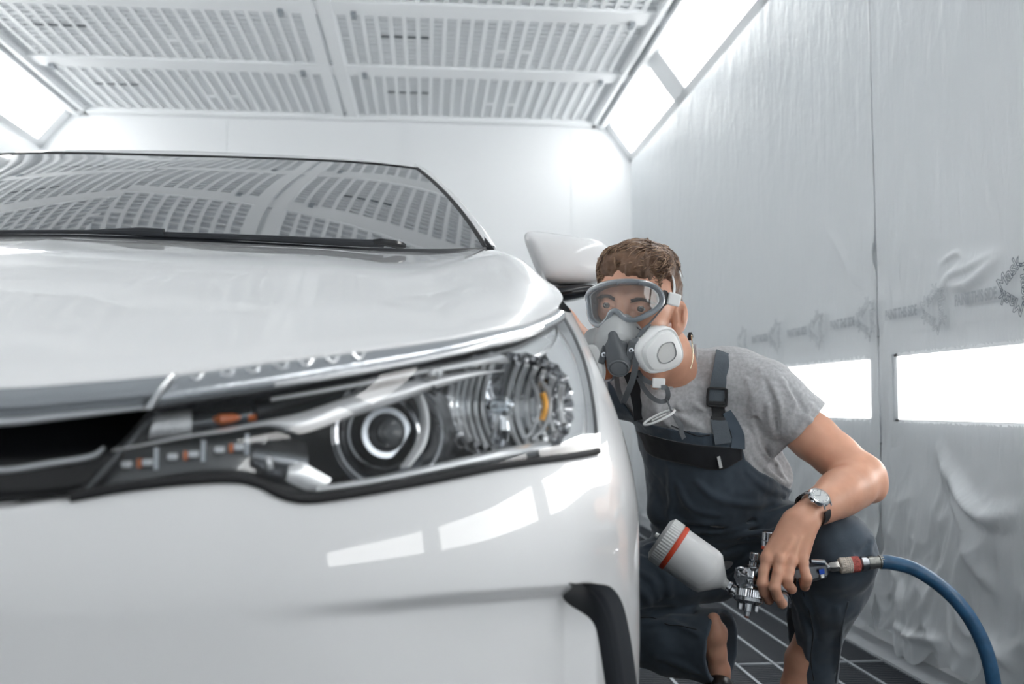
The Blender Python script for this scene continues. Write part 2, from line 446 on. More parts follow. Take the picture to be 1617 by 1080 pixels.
# ---- front wing: from the lamp's outer edge back along the side, with its wheel arch
def ze_rim(s):
    """upper rim of the side: up the lamp's edge, then the shoulder line back to the pillar"""
    sh = np.interp(s, [TIP[0], s_of_v(.75), s_of_v(1.1), s_of_v(1.5), s_of_v(3.0), s_of_v(4.4)], [TIP[1], .925, .965, .975, 1.0, 1.0])
    i = np.argsort(REDGE[:, 0]); lamp = np.interp(s, REDGE[i, 0], REDGE[i, 1])
    return sh, lamp
def arch(v):
    z = np.full_like(v, .22)
    for c in (.93, 3.62):
        d = np.abs(v-c); z = np.where(d < .345, np.maximum(z, .32+np.sqrt(np.maximum(.345**2-d**2, 0))), z)
    return z
ARC = [px2sz(*p)[:2] for p in [(943, 713), (934, 620), (921, 566), (906, 530), (893, 506), (882, 488)]]
def wing(sg):
    # rows run along the car; at each row the front edge follows the lamp's outer rim
    b = MB(); G = []
    n = 120; zz = REDGE[:, 1]; o = np.argsort(zz)
    for t in np.linspace(0, 1, n):
        # upper region, z between lamp tip low and shoulder
        row = []
        s0t = np.interp(t, np.linspace(0, 1, len(REDGE)), REDGE[:, 0]); z0t = np.interp(t, np.linspace(0, 1, len(REDGE)), REDGE[:, 1])
        k = np.linspace(0, 1, 170)**1.3
        s = s0t+(s_of_v(1.5)-s0t)*k
        zs, _ = ze_rim(s)
        zlow = np.full_like(s, .66)
        # blend from the rim point to a fraction of the side's height
        zt_ = zlow+(zs-zlow)*t
        f = sm(k/.35); z = z0t*(1-f)+zt_*f
        z = np.minimum(z, np.maximum(zs, z0t))
        G.append(body(sg*s, z))
    b.grid(G)
    G = []
    sl = SJ+(s_of_v(1.5)-SJ)*np.linspace(0, 1, 170)**1.3
    zt_ = G0 = None
    for t in np.linspace(0, 1, 60):
        k = np.linspace(0, 1, 170)**1.3; s = REDGE[0, 0]+(s_of_v(1.5)-REDGE[0, 0])*k
        f = sm(k/.35); ztop_ = REDGE[0, 1]*(1-f)+.66*f
        v = np.interp(s, OS, OUT[:, 1]); zb = arch(v); zb = np.minimum(zb, ztop_)
        z = ztop_+(zb-ztop_)*t; G.append(body(sg*s, z))
    b.grid(G)
    return b.build('wing', M_paint, car, smooth=60)
wing(1); wing(-1)
def side(sg):
    b = MB(); G = []
    s = np.linspace(s_of_v(1.505), OS[-1], 160); zs, _ = ze_rim(s); v = np.interp(s, OS, OUT[:, 1]); zb = arch(v)
    for t in np.linspace(0, 1, 50): G.append(body(sg*s, zs+(zb-zs)*t))
    b.grid(G); return b.build('body_side', M_paint, car, smooth=60)
side(1); side(-1)
# ---- wheels
for sg in (1, -1):
    for v in (.93, 3.62):
        c = C2W(sg*.745, v, .315)
        t = MB(); t.lathe(c, CR*sg, [(-.10, .20), (-.10, .29), (-.07, .312), (.05, .312), (.075, .295), (.078, .21), (.06, .2)], 48)
        wh = t.build('tyre', M_rubber, car)
        t = MB(); t.lathe(c, CR*sg, [(.0, 0.001), (.03, .03), (.04, .06), (.045, .19), (.065, .205), (.05, .21), (-.09, .20)], 40); t.build('wheel_rim', M_satin, car)
# ---- hood
HF = [(-300, 628), (0, 612), (140, 603), (278, 590), (400, 574), (474, 565), (585, 551), (696, 536), (770, 522), (837, 508), (868, 494), (882, 484)]
hf = np.array([px2sz(*p)[:2] for p in HF[1:]]); hf = np.vstack([[0, hf[0, 1]-.004], hf]); HFS = spline(hf, 200)
WB = [(767, 394, 1.09), (700, 398, 1.02), (600, 395, .965), (500, 389, .93), (350, 382, .90), (204, 376, .885)]
wb = [W2C(pxv(*q)) for q in WB][::-1]; wb = [np.array([0, .875, wb[0][2]])]+wb
def evenfit(q, n=120, deg=2):
    """smooth, symmetric curve across the car: v and z as even polynomials of u"""
    q = np.array(q); A = np.stack([q[:, 0]**(2*k) for k in range(deg+1)], 1); u = np.linspace(0, q[:, 0].max(), n); B = np.stack([u**(2*k) for k in range(deg+1)], 1)
    return np.stack([u]+[B@np.linalg.lstsq(A, q[:, k], rcond=None)[0] for k in (1, 2)], 1)
WBC = evenfit(wb)                            # base of the glass, centre to corner, (u, v, z)
corner = np.array([.725, 1.16, .968])
RE = spline([q-[0, .006, .002] for q in wb]+[corner+[-.005, .0, .005]], 140)
def hood(sg):
    na, nb = 140, 110
    a = np.linspace(0, 1, na); bb = np.linspace(0, 1, nb)
    F = np.array([W2C(body(*HFS[min(int(x*199), 199)])) for x in a])
    R = np.stack([np.interp(a, np.linspace(0, 1, len(RE)), RE[:, k]) for k in range(3)], 1)
    sE = np.linspace(hf[-1, 0], s_of_v(1.22), 60); zE, _ = ze_rim(sE)
    E = np.array([W2C(body(x, z)) for x, z in zip(sE, zE)]); E[:, 2] += 0
    E[-1] = R[-1]; E[0] = F[-1]; E = spline(E[::6].tolist()+[R[-1]] if False else np.vstack([E[:-6:6], R[-1]]), nb)
    # centre profile: rises quickly from the lip, then flatter
    Cn = spline([F[0], F[0]+[0, .035, .022], F[0]+[0, .15, .072], (0, .45, F[0][2]+.165), (0, .70, .955), R[0]], nb)
    G = np.zeros((nb, na, 3))
    for i, t in enumerate(bb):
        # edge row blends: fraction of rise at this t in centre vs edge handled by Coons
        G[i] = (1-t)*F+t*R+(1-a)[:, None]*Cn[i]+a[:, None]*E[i]-((1-t)*(1-a)[:, None]*F[0]+(1-t)*a[:, None]*F[-1]+t*(1-a)[:, None]*R[0]+t*a[:, None]*R[-1])
    # crown across the hood: a shallow crest above the lamp
    cre = .012*np.exp(-((a-.80)/.10)**2)[None]*np.sin(bb*PI)[:, None]-.006*np.exp(-((a-.62)/.10)**2)[None]*np.sin(bb*PI)[:, None]
    G[..., 2] += cre
    W = C2W(sg*G[..., 0], G[..., 1], G[..., 2])
    # folded lip at the front
    lip = W[0]-np.array([0, 0, .004]); lip2 = W[0]-np.array([0, 0, .007])+CA*.02
    b = MB(); b.grid(np.concatenate([[lip2, lip], W])); return b.build('hood', M_paint, car, smooth=180), G
hd, HG = hood(1); hood(-1)
# ---- cowl, glass, pillars, roof
GS = [(767, 394, 1.09), (760, 378, 1.14), (752, 366, 1.19), (726, 331, 1.36), (696, 300, 1.55), (678, 281, 1.68), (659, 266, 1.80)]
gs_ = np.array([W2C(pxv(*q)) for q in GS]); gv = np.linspace(gs_[0, 1], gs_[-1, 1], 80)
gs = np.stack([np.polyval(np.polyfit(gs_[:, 1], gs_[:, 0], 2), gv), gv, np.polyval(np.polyfit(gs_[:, 1], gs_[:, 2], 2), gv)], 1)
GT = [(659, 266, 1.80), (600, 259, 1.765), (520, 254, 1.735), (400, 248.5, 1.70), (262, 245.5, 1.68)]
gt = [W2C(pxv(*q)) for q in GT]; gt[-1][0] = 0; gt = evenfit(gt)
t_ = np.linspace(0, 1, 120)[:, None]**3; WBC = WBC+(gs[0]-WBC[-1])*t_; gt = gt+(gs[-1]-gt[-1])*t_
def windscreen(sg):
    na, nb = 120, 80
    a = np.linspace(0, 1, na); t = np.linspace(0, 1, nb)
    Cn = np.stack([np.zeros(nb), WBC[0, 1]+(gt[0, 1]-WBC[0, 1])*t, WBC[0, 2]+(gt[0, 2]-WBC[0, 2])*t+.028*np.sin(PI*t)], 1)
    G = np.zeros((nb, na, 3))
    B, T, E = WBC, gt, gs
    for i, x in enumerate(t):
        G[i] = (1-x)*B+x*T+(1-a)[:, None]*Cn[i]+a[:, None]*E[i]-((1-x)*(1-a)[:, None]*B[0]+(1-x)*a[:, None]*B[-1]+x*(1-a)[:, None]*T[0]+x*a[:, None]*T[-1])
    b = MB(); b.grid(C2W(sg*G[..., 0], G[..., 1], G[..., 2])); return b
M_wind = mat('windscreen_glass', (.035, .040, .046), .02, ior=3.2, spec=.5, coat=1.0)
w_ = windscreen(1); w2 = windscreen(-1); w_.add(np.concatenate(w2.v), w2.f)
w_.build('windscreen', M_wind, car, smooth=180)
# rubber seal round the glass
for sg in (1, -1):
    seal = C2W(sg*np.r_[gs[:, 0], gt[::-1][:, 0]], np.r_[gs[:, 1], gt[::-1][:, 1]], np.r_[gs[:, 2], gt[::-1][:, 2]])
    b = MB(); b.tube(seal[:80], .0045, 8); b.tube(seal[80:], .003, 8); b.build('window_seal', M_rubber, car)
    cw = C2W(sg*WBC[:, 0], WBC[:, 1]-.004, WBC[:, 2]+.0)
    b = MB(); b.grid([cw-CA*.05-[0, 0, .03], cw-CA*.006-[0, 0, .006], cw+[0, 0, .002], cw+CA*.02]); b.build('cowl', M_plastic, car)
    b = MB(); c_ = C2W(sg*gs[0, 0], gs[0, 1], gs[0, 2]); b.add([c_+[0, 0, -.012], c_+[0, 0, -.012]+CR*sg*.016-CA*.03, c_+CR*sg*.014+[0, 0, .002], c_+[0, 0, .030]+CA*.04, c_-CR*sg*.02+[0, 0, -.010], c_+CA*.03-[0, 0, .01]], [(0, 1, 2, 3), (0, 3, 5), (3, 2, 5), (2, 1, 5), (1, 0, 5)]); b.build('cowl_end_cap', M_rubber, car)
# A pillars: glass edge -> outer line -> belt; roof on top
ol = spline([W2C(pxv(*q)) for q in [(790, 399, 1.20), (780, 384, 1.24), (768, 366, 1.30), (734, 327, 1.46), (697, 290, 1.66), (674, 271, 1.80), (652, 261, 1.93)]], 80)
def cabin(sg):
    b = MB(); belt = []
    for i in range(80):
        t = i/79; v = ol[i, 1]+.03+t*.0
        belt.append((ol[i, 0]+.03, ol[i, 1]+.10, ol[i, 2]-.03))
    belt = np.array(belt)
    rows = []
    for k in np.linspace(0, 1, 10):
        q = gs*(1-k)+ol*k; q = q+np.array([0, 0, .010])*np.sin(PI*k); rows.append(C2W(sg*q[:, 0], q[:, 1], q[:, 2]))
    rows.append(C2W(sg*belt[:, 0], belt[:, 1], belt[:, 2]))
    b.grid(rows); b.build('window_pillar', M_paint, car, smooth=180)
    # roof half
    ny = 60; vs = np.linspace(0, 1, ny)
    front = gt; rail = spline([ol[-1], (.60, 2.4, ol[-1][2]+.035), (.59, 3.0, ol[-1][2]+.02), (.56, 3.55, ol[-1][2]-.06)], ny)
    cen = spline([gt[0], gt[0]+[0, .06, .018], (0, 2.05, gt[0][2]+.052), (0, 2.6, gt[0][2]+.058), (0, 3.2, gt[0][2]-.0), (0, 3.65, gt[0][2]-.09)], ny)
    fr = np.vstack([gt, ol[-1:]]); fr = spline(fr[::8].tolist()+[ol[-1]] if False else np.vstack([gt[::10], gt[-1], ol[-2], ol[-1]]), 60)
    a = np.linspace(0, 1, 60)
    rear = np.stack([a*rail[-1][0], cen[-1][1]+(rail[-1][1]-cen[-1][1])*a**2, cen[-1][2]+(rail[-1][2]-cen[-1][2])*a**2], 1)
    G = np.zeros((ny, 60, 3))
    for i, x in enumerate(vs):
        G[i] = (1-x)*fr+x*rear+(1-a)[:, None]*cen[i]+a[:, None]*rail[i]-((1-x)*(1-a)[:, None]*fr[0]+(1-x)*a[:, None]*fr[-1]+x*(1-a)[:, None]*rear[0]+x*a[:, None]*rear[-1])
    G[..., 2] += .012*np.sin(PI*a)[None]*np.sin(PI*vs)[:, None]+(.015*sm(vs/.05))[:, None]*(1-a**6)[None]
    b = MB(); b.grid(C2W(sg*G[..., 0], G[..., 1], G[..., 2])); b.build('roof', M_paint, car, smooth=180)
    # side glass under the rail, down to the belt line
    top = np.vstack([ol[5::8], rail[1::6]]); top = spline(top, 90)
    bel = np.stack([.70+0*top[:, 0], top[:, 1], np.full(90, .985)], 1); bel[:, 0] = np.minimum(.735, bel[:, 0]+.04); bel[:8, 2] = np.minimum(bel[:8, 2], top[:8, 2]-.01)
    b = MB(); b.grid([C2W(sg*top[:, 0], top[:, 1], top[:, 2]), C2W(sg*bel[:, 0], bel[:, 1], bel[:, 2])]); b.build('side_window', M_wind, car)
    # boot and rear screen
    R1 = C2W(sg*rear[:, 0], rear[:, 1], rear[:, 2]); R2 = C2W(sg*a*.68, 4.05+0*a, 1.06-.04*a**2); R3 = C2W(sg*a*.70, 4.45-.1*a**2, 1.03-.05*a**2); R4 = C2W(sg*a*.78, 4.50-.15*a**2, .5+0*a)
    b = MB(); b.grid([R1, R2]); b.build('rear_screen', M_wind, car)
    b = MB(); b.grid([R2, R3, R4]); b.build('boot', M_paint, car)
cabin(1); cabin(-1)
# floor pan keeps light out of the shell
b = MB(); b.grid([C2W(np.linspace(-.8, .8, 5), .25, .22+0*np.ones(5)), C2W(np.linspace(-.8, .8, 5), 4.3, .22*np.ones(5))]); b.build('floor_pan', M_plastic, car)
# ---- wipers
def wpath(pts, lift=.012, n=50): return spline([pxv(x, y, v)-CA*lift+[0, 0, lift*.3] for x, y, v in pts], n)
wl = (M_plastic)
p1 = wpath([(606, 390, .955), (540, 387.5, .94), (400, 381, .91), (262, 376, .895), (170, 373, .89)])
b = MB(); b.tube(p1, np.interp(np.linspace(0, 1, 50), [0, .1, .8, 1], [.0085, .0085, .0065, .003]), 8, flat=(1, .8)); w1 = b.build('wiper', wl, car)
b = MB(); b.tube(wpath([(640, 395, .97), (606, 389, .955), (590, 388.5, .95)], .016, 12), [.004, .006, .007, .0075, .0075, .007, .007, .007, .007, .007, .006, .005], 8); b.build('wiper_pivot', M_black, car)
p2 = wpath([(262, 373, .893), (225, 371, .892), (150, 371.5, .888), (60, 371.5, .883), (0, 372, .88), (-150, 373, .88)])
b = MB(); b.tube(p2, np.interp(np.linspace(0, 1, 50), [0, .1, .3, 1], [.007, .007, .0035, .003]), 8); b.build('wiper', wl, car)
# ---- grille
def ruled(top, bot, off=.0, n=80, m=10, prof=None, pushed=0.0, sg=1):
    """strip between two (s,z) curves lying on the skin; prof(t) adds height across it"""
    T = spline(top, n) if len(top) != n else np.asarray(top); B = spline(bot, n) if len(bot) != n else np.asarray(bot)
    G = []
    for t in np.linspace(0, 1, m):
        q = T*(1-t)+B*t; o = off+(prof(t) if prof else 0)
        G.append(body(sg*q[:, 0], q[:, 1], o))
    return np.array(G)
def pp(*pts): return [px2sz(*p)[:2] for p in pts]
def c0(l):
    """prepend the centre-line point"""
    return [(0.0, l[0][1])]+list(l)
M_garn = mat('smoked_garnish', (.36, .39, .42), .22, .55, coat=1)
M_garnline = mat('garnish_line', (.58, .61, .64), .25, .15, coat=1)
def hump(h): return lambda t: h*math.sin(PI*t)
for sg in (1, -1):
    b = MB(); b.grid(ruled(c0(pp((0, 613), (140, 604), (274, 592))), c0(pp((0, 662), (120, 652), (231, 641))), .000, sg=sg, prof=hump(.010))); b.build('grille_bar', M_garn, car)
    b = MB(); b.grid(ruled(c0(pp((0, 660), (120, 650), (229, 640))), c0(pp((0, 673), (100, 663), (222, 648))), .003, sg=sg, prof=hump(.004))); b.build('grille_trim', M_garnline, car)
    b = MB(); b.grid(ruled(pp((270, 591), (250, 615), (228, 646)), pp((281, 592), (261, 616), (240, 646)), .011, n=20, m=6, sg=sg, prof=hump(.004))); b.build('grille_trim', M_garnline, car)
    b = MB(); b.grid(ruled(c0(pp((0, 672), (120, 660), (240, 646))), c0(pp((0, 797), (60, 789), (112, 783))), -.06, sg=sg))
    T = spline(c0(pp((0, 672), (120, 660), (240, 646))), 80); B = spline(c0(pp((0, 797), (60, 789), (112, 783))), 80)
    b.grid([body(sg*B[:, 0], B[:, 1], .0), body(sg*B[:, 0], B[:, 1], -.06)]); b.grid([body(sg*T[:, 0], T[:, 1], .0), body(sg*T[:, 0], T[:, 1], -.06)])
    b.build('grille', M_black, car)
    b = MB(); b.grid(ruled(c0(pp((0, 738), (80, 727), (146, 716), (163, 703))), c0(pp((0, 748), (80, 737), (152, 723), (168, 707))), .000, sg=sg, m=6, prof=hump(.006))); b.build('grille_trim', M_garnline, car)
# ---- fog lamp recess trim
def foglamp(sg):
    n = 60
    L = spline(pp((872, 921), (884, 955), (900, 1010), (915, 1079)), n); R = spline(pp((920, 919), (948, 925), (967, 950), (979, 1000), (990, 1079)), n)
    dL = L[-1]-L[-8]; dR = R[-1]-R[-8]
    L = np.vstack([L, [L[-1]+dL*k/7*.9+[0, -.004*k] for k in range(1, 26)]]); R = np.vstack([R, [R[-1]+dR*k/7*.6+[0, -.004*k] for k in range(1, 26)]])
    f = lambda t, ts, os: np.interp(t, ts, os)
    G = []
    for t in np.linspace(0, 1, 46):
        q = L*(1-t)+R*t
        o = np.interp(t, [0, .06, .30, .40, .50, .56, .62, .70, .96, 1.0], [-.022, -.024, -.026, -.02, .006, .011, .006, .010, .014, -.004])
        if True: G.append(body(sg*q[:, 0], q[:, 1], o))
    b = MB(); b.grid(G); b.build('fog_light_surround', M_plastic, car, smooth=25)
foglamp(1); foglamp(-1)
# ---- door mirrors
def mirror(sg):
    b = MB()
    # shell: stations across the mirror, each a rounded section (v, z)
    us = [.817, .823, .836, .868, .912, .955, .99, 1.015, 1.03]
    zc = [1.084, 1.077, 1.068, 1.064, 1.060, 1.058, 1.058, 1.058, 1.058]
    hz = [.030, .050, .062, .063, .060, .056, .050, .038, .012]
    hv = [.025, .045, .062, .072, .078, .078, .072, .055, .02]
    G = []
    for u, z0, a, c in zip(us, zc, hz, hv):
        th = np.linspace(0, 2*PI, 40, endpoint=False); e = .62
        zz = np.sign(np.sin(th))*np.abs(np.sin(th))**e*a; vv = np.sign(np.cos(th))*np.abs(np.cos(th))**e*c
        vv = np.where(vv > 0, vv*.7, vv); zz2 = zz+.25*vv*(vv < 0)*-1*(zz > 0)*0
        G.append(C2W(sg*(u-.38*zz*max(0, 1-(u-.817)/.11)+.012*max(0, 1-(u-.817)/.11)), 1.50+vv, z0+zz))
    b.grid(G, wrap=True); n = 40
    b.f.append(tuple(range(n))); b.mi.append(0); b.f.append(tuple((len(us)-1)*n+j for j in range(n))); b.mi.append(0)
    mr = b.build('door_mirror', M_paint, car, smooth=60, subsurf=1)
    b = MB(); G = []
    for u, z0, a, c in zip([.79, .825, .85, .89, .94, .99], [.955, .966, .972, .978, .984, .992], [.014, .022, .022, .020, .018, .010], [.03, .05, .06, .066, .066, .04]):
        th = np.linspace(0, 2*PI, 28, endpoint=False)
        G.append(C2W(sg*(u+0*th), 1.49+np.sign(np.cos(th))*np.abs(np.cos(th))**.7*c, z0+np.sign(np.sin(th))*np.abs(np.sin(th))**.7*a))
    b.grid(G, wrap=True); b.build('mirror_base', M_black, mr, smooth=60, subsurf=1)
mirror(1); mirror(-1)
# ------------------------------------------------------------------ headlight
M_lampblack = mat('lamp_housing_black', (.060, .066, .074), .2, coat=1)
M_lampgrey = mat('lamp_housing_grey', (.20, .21, .225), .2, .8)
M_bowl = mat('bowl_mirror', (.42, .43, .45), .10, 1.0, bump=(60, .25, .004, 2))
M_silver = mat('lamp_bezel_silver', (.84, .855, .87), .18, .55, coat=1)
M_blade = mat('lamp_blade', (.86, .87, .885), .22, .35, coat=1)
M_amber = mat('amber_plastic', (.75, .17, .03), .2, coat=1)
M_bulb = thin_glass('bulb_glass', (.9, .93, .95), 2.4, 1.5)
M_dots = mat('reflector_optic', (.78, .80, .82), .15, .35, coat=1, bump=(380, .9, .004, 1))
M_led = mat('daylight_led', (.80, .83, .87), .2, .3)
M_band = mat('lamp_brow', (.50, .53, .56), .14, .75, coat=1, bump=(260, .12, .002, 1))
def lp(px, py, k=0.0):
    t = px2sz(px, py)[2]; return P(px, py, t+k)
def facets(m):
    """fluted mirror: fine vertical prisms in the reflector"""
    return m
def headlight(sg):
    hl = None
    def W(p):                                     # mirror a world point for the far lamp
        if sg > 0: return p
        p = np.asarray(p); sh = p.shape; q = p.reshape(-1, 3)-CO*[1, 1, 0]
        return C2W(-(q@CR), q@CA, q[:, 2]).reshape(sh)
    TOP = spline(pp((237, 649), (330, 634), (420, 621), (540, 600), (654, 579), (787, 549), (881, 510)), 120)
    BOT = spline(pp((119, 779), (200, 764), (300, 753), (375, 751), (405, 758), (440, 773), (482, 784), (540, 777), (654, 756), (800, 728), (888, 713), (938, 705)), 120)
    # outer rim of the lens bulges to the right edge of the lamp
    def rimshift(q, a):                            # a: 0..1 across top->bottom; at the outer end follow REDGE
        return q
    G = []
    for t in np.linspace(0, 1, 24):
        q = TOP*(1-t)+BOT*t
        e = np.array([np.interp(t, np.linspace(0, 1, 80), REDGE[::-1, k]) for k in (0, 1)])
        w = np.clip((np.arange(120)-70)/49, 0, 1)[:, None]**2
        q = q+(e-q[-1])*w
        G.append((q, body(sg*q[:, 0], q[:, 1], .003+.004*math.sin(PI*t))))
    LG = [g[0] for g in G]
    b = MB(); b.grid([g[1] for g in G])
    hl = b.build('headlight', M_glass, car, smooth=180); hl['label'] = 'clear headlight lens over chrome reflectors'
    rim = np.vstack([LG[0], [g[-1] for g in LG], LG[-1][::-1], [g[0] for g in LG[::-1]]])
    b = MB(); b.grid([body(sg*rim[:, 0], rim[:, 1], 0.0), body(sg*rim[:, 0], rim[:, 1], -.05), body(sg*rim[:, 0], rim[:, 1], -.105)]); b.build('housing_wall', M_lampgrey, hl)
    b = MB(); rr = [g[-1] for g in LG]; rr = np.array(rr); b.grid([body(sg*rr[:, 0], rr[:, 1], .001), body(sg*(rr[:, 0]-.004), rr[:, 1], -.014)]); b.build('bezel', M_silver, hl)
    b = MB(); b.grid([body(sg*q[:, 0], q[:, 1], -.105) for q in LG]); b.build('housing', M_lampblack, hl)
    # brow between bonnet edge and lens
    T = pp((280, 593), (400, 577), (474, 568), (585, 554), (696, 539), (770, 525), (837, 511), (868, 498), (881, 488))
    B = pp((238, 647), (330, 632), (420, 619), (540, 598), (654, 577), (720, 562), (787, 547), (850, 526), (886, 506))
    b = MB(); b.grid(ruled(T, B, .001, n=120, m=12, sg=sg, prof=lambda t: .007*math.sin(PI*t)**.7)); b.build('lamp_brow', M_band, hl, smooth=180)
    b = MB(); b.tube(body(sg*np.array([q[0] for q in spline(B, 100)]), np.array([q[1] for q in spline(B, 100)]), .001), .0018, 6); b.build('lamp_seal', M_rubber, hl)
    b = MB(); b.grid(ruled(pp((430, 603), (560, 582), (660, 563), (760, 538), (846, 514)), pp((430, 611), (560, 592), (660, 572), (760, 550), (850, 522)), .0075, n=80, m=6, sg=sg, prof=hump(.003))); b.build('lamp_trim', M_silver, hl, smooth=180)
    for (x, y, dx) in [(300, 586, 12), (345, 580, 14), (388, 575, 12), (430, 569, 14), (470, 564, 12), (512, 559, 12), (552, 553, 12)]:
        b = MB(); q = spline(pp((x, y+6), (x+dx, y+14), (x+dx+9, y+3)), 10); b.tube(body(sg*q[:, 0], q[:, 1], .0065), .0010, 5); b.build('brow_mark', M_silver, hl)
    # seal under the lamp and up its outer side
    i0 = 0
    q = spline(pp((110, 785), (200, 769), (300, 758), (375, 756), (412, 765), (445, 781), (482, 788), (540, 782), (654, 762), (800, 734), (943, 712)), 160)
    b = MB(); b.tube(body(sg*q[:, 0], q[:, 1], .001), .0042, 8); q = REDGE
    b.tube(body(sg*q[:, 0], q[:, 1], .0), .0022, 8); b.build('lamp_seal', M_rubber, hl)
    # silver bezel along the bottom and outer end
    b = MB(); b.grid(ruled(pp((506, 768), (580, 757), (654, 742), (740, 723), (820, 705), (888, 690), (908, 676)), pp((494, 780), (580, 768), (654, 754), (740, 737), (820, 722), (888, 710), (936, 700)), -.006, n=90, m=8, sg=sg, prof=hump(.005))); b.build('bezel', M_silver, hl, smooth=180)
    b = MB(); b.grid(ruled(pp((872, 560), (890, 592), (899, 630), (902, 655), (899, 672), (886, 690)), pp((884, 500), (909, 541), (922, 576), (933, 616), (940, 660), (942, 698)), -.008, n=60, m=10, sg=sg, prof=hump(.008))); b.build('bezel', M_silver, hl, smooth=180)
    b = MB(); b.grid(ruled(pp((430, 627), (560, 604), (660, 583), (787, 556), (840, 538), (882, 512)), pp((430, 634), (560, 612), (660, 592), (787, 574), (845, 570), (880, 552)), -.006, n=90, m=8, sg=sg, prof=hump(.004))); b.build('bezel', M_silver, hl, smooth=180)
    # long blade dividing indicator and main beam
    b = MB(); b.grid(ruled(pp((176, 708), (240, 697), (300, 686), (360, 676), (420, 664), (480, 652), (560, 626), (640, 606), (700, 592), (760, 584), (806, 583)), pp((172, 716), (240, 704), (300, 693), (360, 685), (425, 675), (482, 684), (560, 660), (640, 634), (700, 613), (760, 597), (806, 587)), -.014, n=120, m=10, sg=sg, prof=hump(.008)))
    bl = b.build('divider_blade', M_blade, hl, smooth=180)
    b = MB(); q = spline(pp((682, 592), (690, 586), (700, 592)), 12)
    b.tube(body(sg*q[:, 0], q[:, 1], -.004), .004, 8); b.build('blade_boss', M_blade, hl)
    # left inner frame of the lamp
    b = MB(); b.grid(ruled(pp((240, 652), (200, 694), (150, 745), (122, 776)), pp((252, 652), (214, 694), (168, 745), (140, 775)), -.012, n=30, m=6, sg=sg, prof=hump(.004))); b.build('inner_frame', M_lampgrey, hl)
    # floor panel under the daylight row
    b = MB(); b.grid(ruled(pp((190, 718), (300, 703), (380, 692), (430, 690)), pp((150, 775), (300, 748), (375, 745), (410, 750)), -.030, n=40, m=5, sg=sg)); b.build('light_tray', M_lampblack, hl)
    for k, (x, y) in enumerate([(200, 733), (233, 730), (273, 721), (306, 717), (347, 710), (378, 706)]):
        c = W(lp(x, y, .022)); b = MB(); b.obox(c, CR, -CA, np.array([0, 0, 1.]), .0036, .004, .0026); b.build('daylight_led', M_led, hl, bevel=.001)
    for (x, y) in [(221, 731), (294, 719), (366, 707)]:
        c = W(lp(x, y, .024)); b = MB(); b.obox(c, CR, -CA, np.array([0, 0, 1.]), .0016, .003, .0035); b.build('amber_marker', M_amber, hl)
    for (x, y) in [(248, 724), (322, 712), (391, 701)]:
        c = W(lp(x, y, .024)); b = MB(); b.obox(c, CR, -CA, np.array([0, 0, 1.]), .0018, .003, .009); b.build('led_divider', M_satin, hl)
    # indicator: dimpled optic, amber bulb
    b = MB(); b.grid(ruled(pp((246, 655), (270, 652), (304, 648)), pp((230, 695), (262, 692), (302, 687)), -.020, n=24, m=8, sg=sg, prof=hump(.012))); b.build('indicator_optic', M_dots, hl, smooth=180)
    b = MB(); b.grid(ruled(pp((302, 652), (345, 647), (400, 640)), pp((296, 684), (350, 678), (410, 667)), -.034, n=24, m=8, sg=sg, prof=hump(.005))); b.build('indicator_optic', M_lampgrey, hl, smooth=180)
    b = MB(); b.tube(W(np.array([lp(336, 663, .030), lp(348, 662, .028), (lp(368, 660, .028)), lp(382, 658, .03)])), [.002, .0048, .0042, .001], 14); b.build('indicator_bulb', M_amber, hl)
    b = MB(); b.tube(W(np.array([lp(392, 660, .030), lp(404, 659, .03)])), .003, 8); b.build('indicator_bulb', M_amber, hl)
    b = MB(); b.grid(ruled(pp((410, 632), (500, 618), (600, 600), (668, 592)), pp((420, 662), (470, 648), (560, 622), (640, 602)), -.045, n=40, m=8, sg=sg, prof=hump(.012))); b.build('upper_reflector', M_lampgrey, hl)
    # main beam bowls
    def bowl(px, py, rx, ry, depth, back, name, flutes, m, axis_up=0.0):
        c = W(lp(px, py, back)); ax = -CA*.93+CR*.32*sg+np.array([0, 0, .05]); ax /= np.linalg.norm(ax)
        X = np.cross([0, 0, 1.0], ax); X /= np.linalg.norm(X); Y = np.cross(ax, X); G = []
        for t in np.linspace(.10, 1, 26):
            th = np.linspace(0, 2*PI, 96, endpoint=False)
            fl = 1-flutes*np.abs(np.sin(th*12))*t
            e = 2.6; k = (np.abs(np.cos(th))**e+np.abs(np.sin(th))**e)**(-1/e) if flutes else 1.0
            st = .0022*((np.floor(t*7)) % 2) if flutes == 0 else 0
            G.append(c+(np.cos(th)*rx*t*k*fl)[:, None]*X+(np.sin(th)*ry*t*k*fl)[:, None]*Y+ax*(depth*t*t+st))
        b = MB(); b.grid(G, wrap=True); return b.build(name, m, hl, smooth=20), c, ax, X, Y
    bw, c, ax, X, Y = bowl(598, 684, .058, .056, .046, .078, 'dipped_beam_bowl', 0, M_bowl)
    b = MB(); b.lathe(c, ax, [(0, .022), (.014, .022), (.015, .018), (.026, .017), (.030, .013), (.036, .012), (.038, .0085), (.041, .008), (.042, .001)], 32); b.build('bulb_shield', M_lampblack, hl)
    b = MB(); b.lathe(c, ax, [(.020, .0235), (.024, .0235), (.024, .0185)], 32); b.build('bulb_collar', M_darkchrome, hl)
    bw, c, ax, X, Y = bowl(778, 642, .074, .054, .042, .082, 'main_beam_bowl', .035, M_bowl)
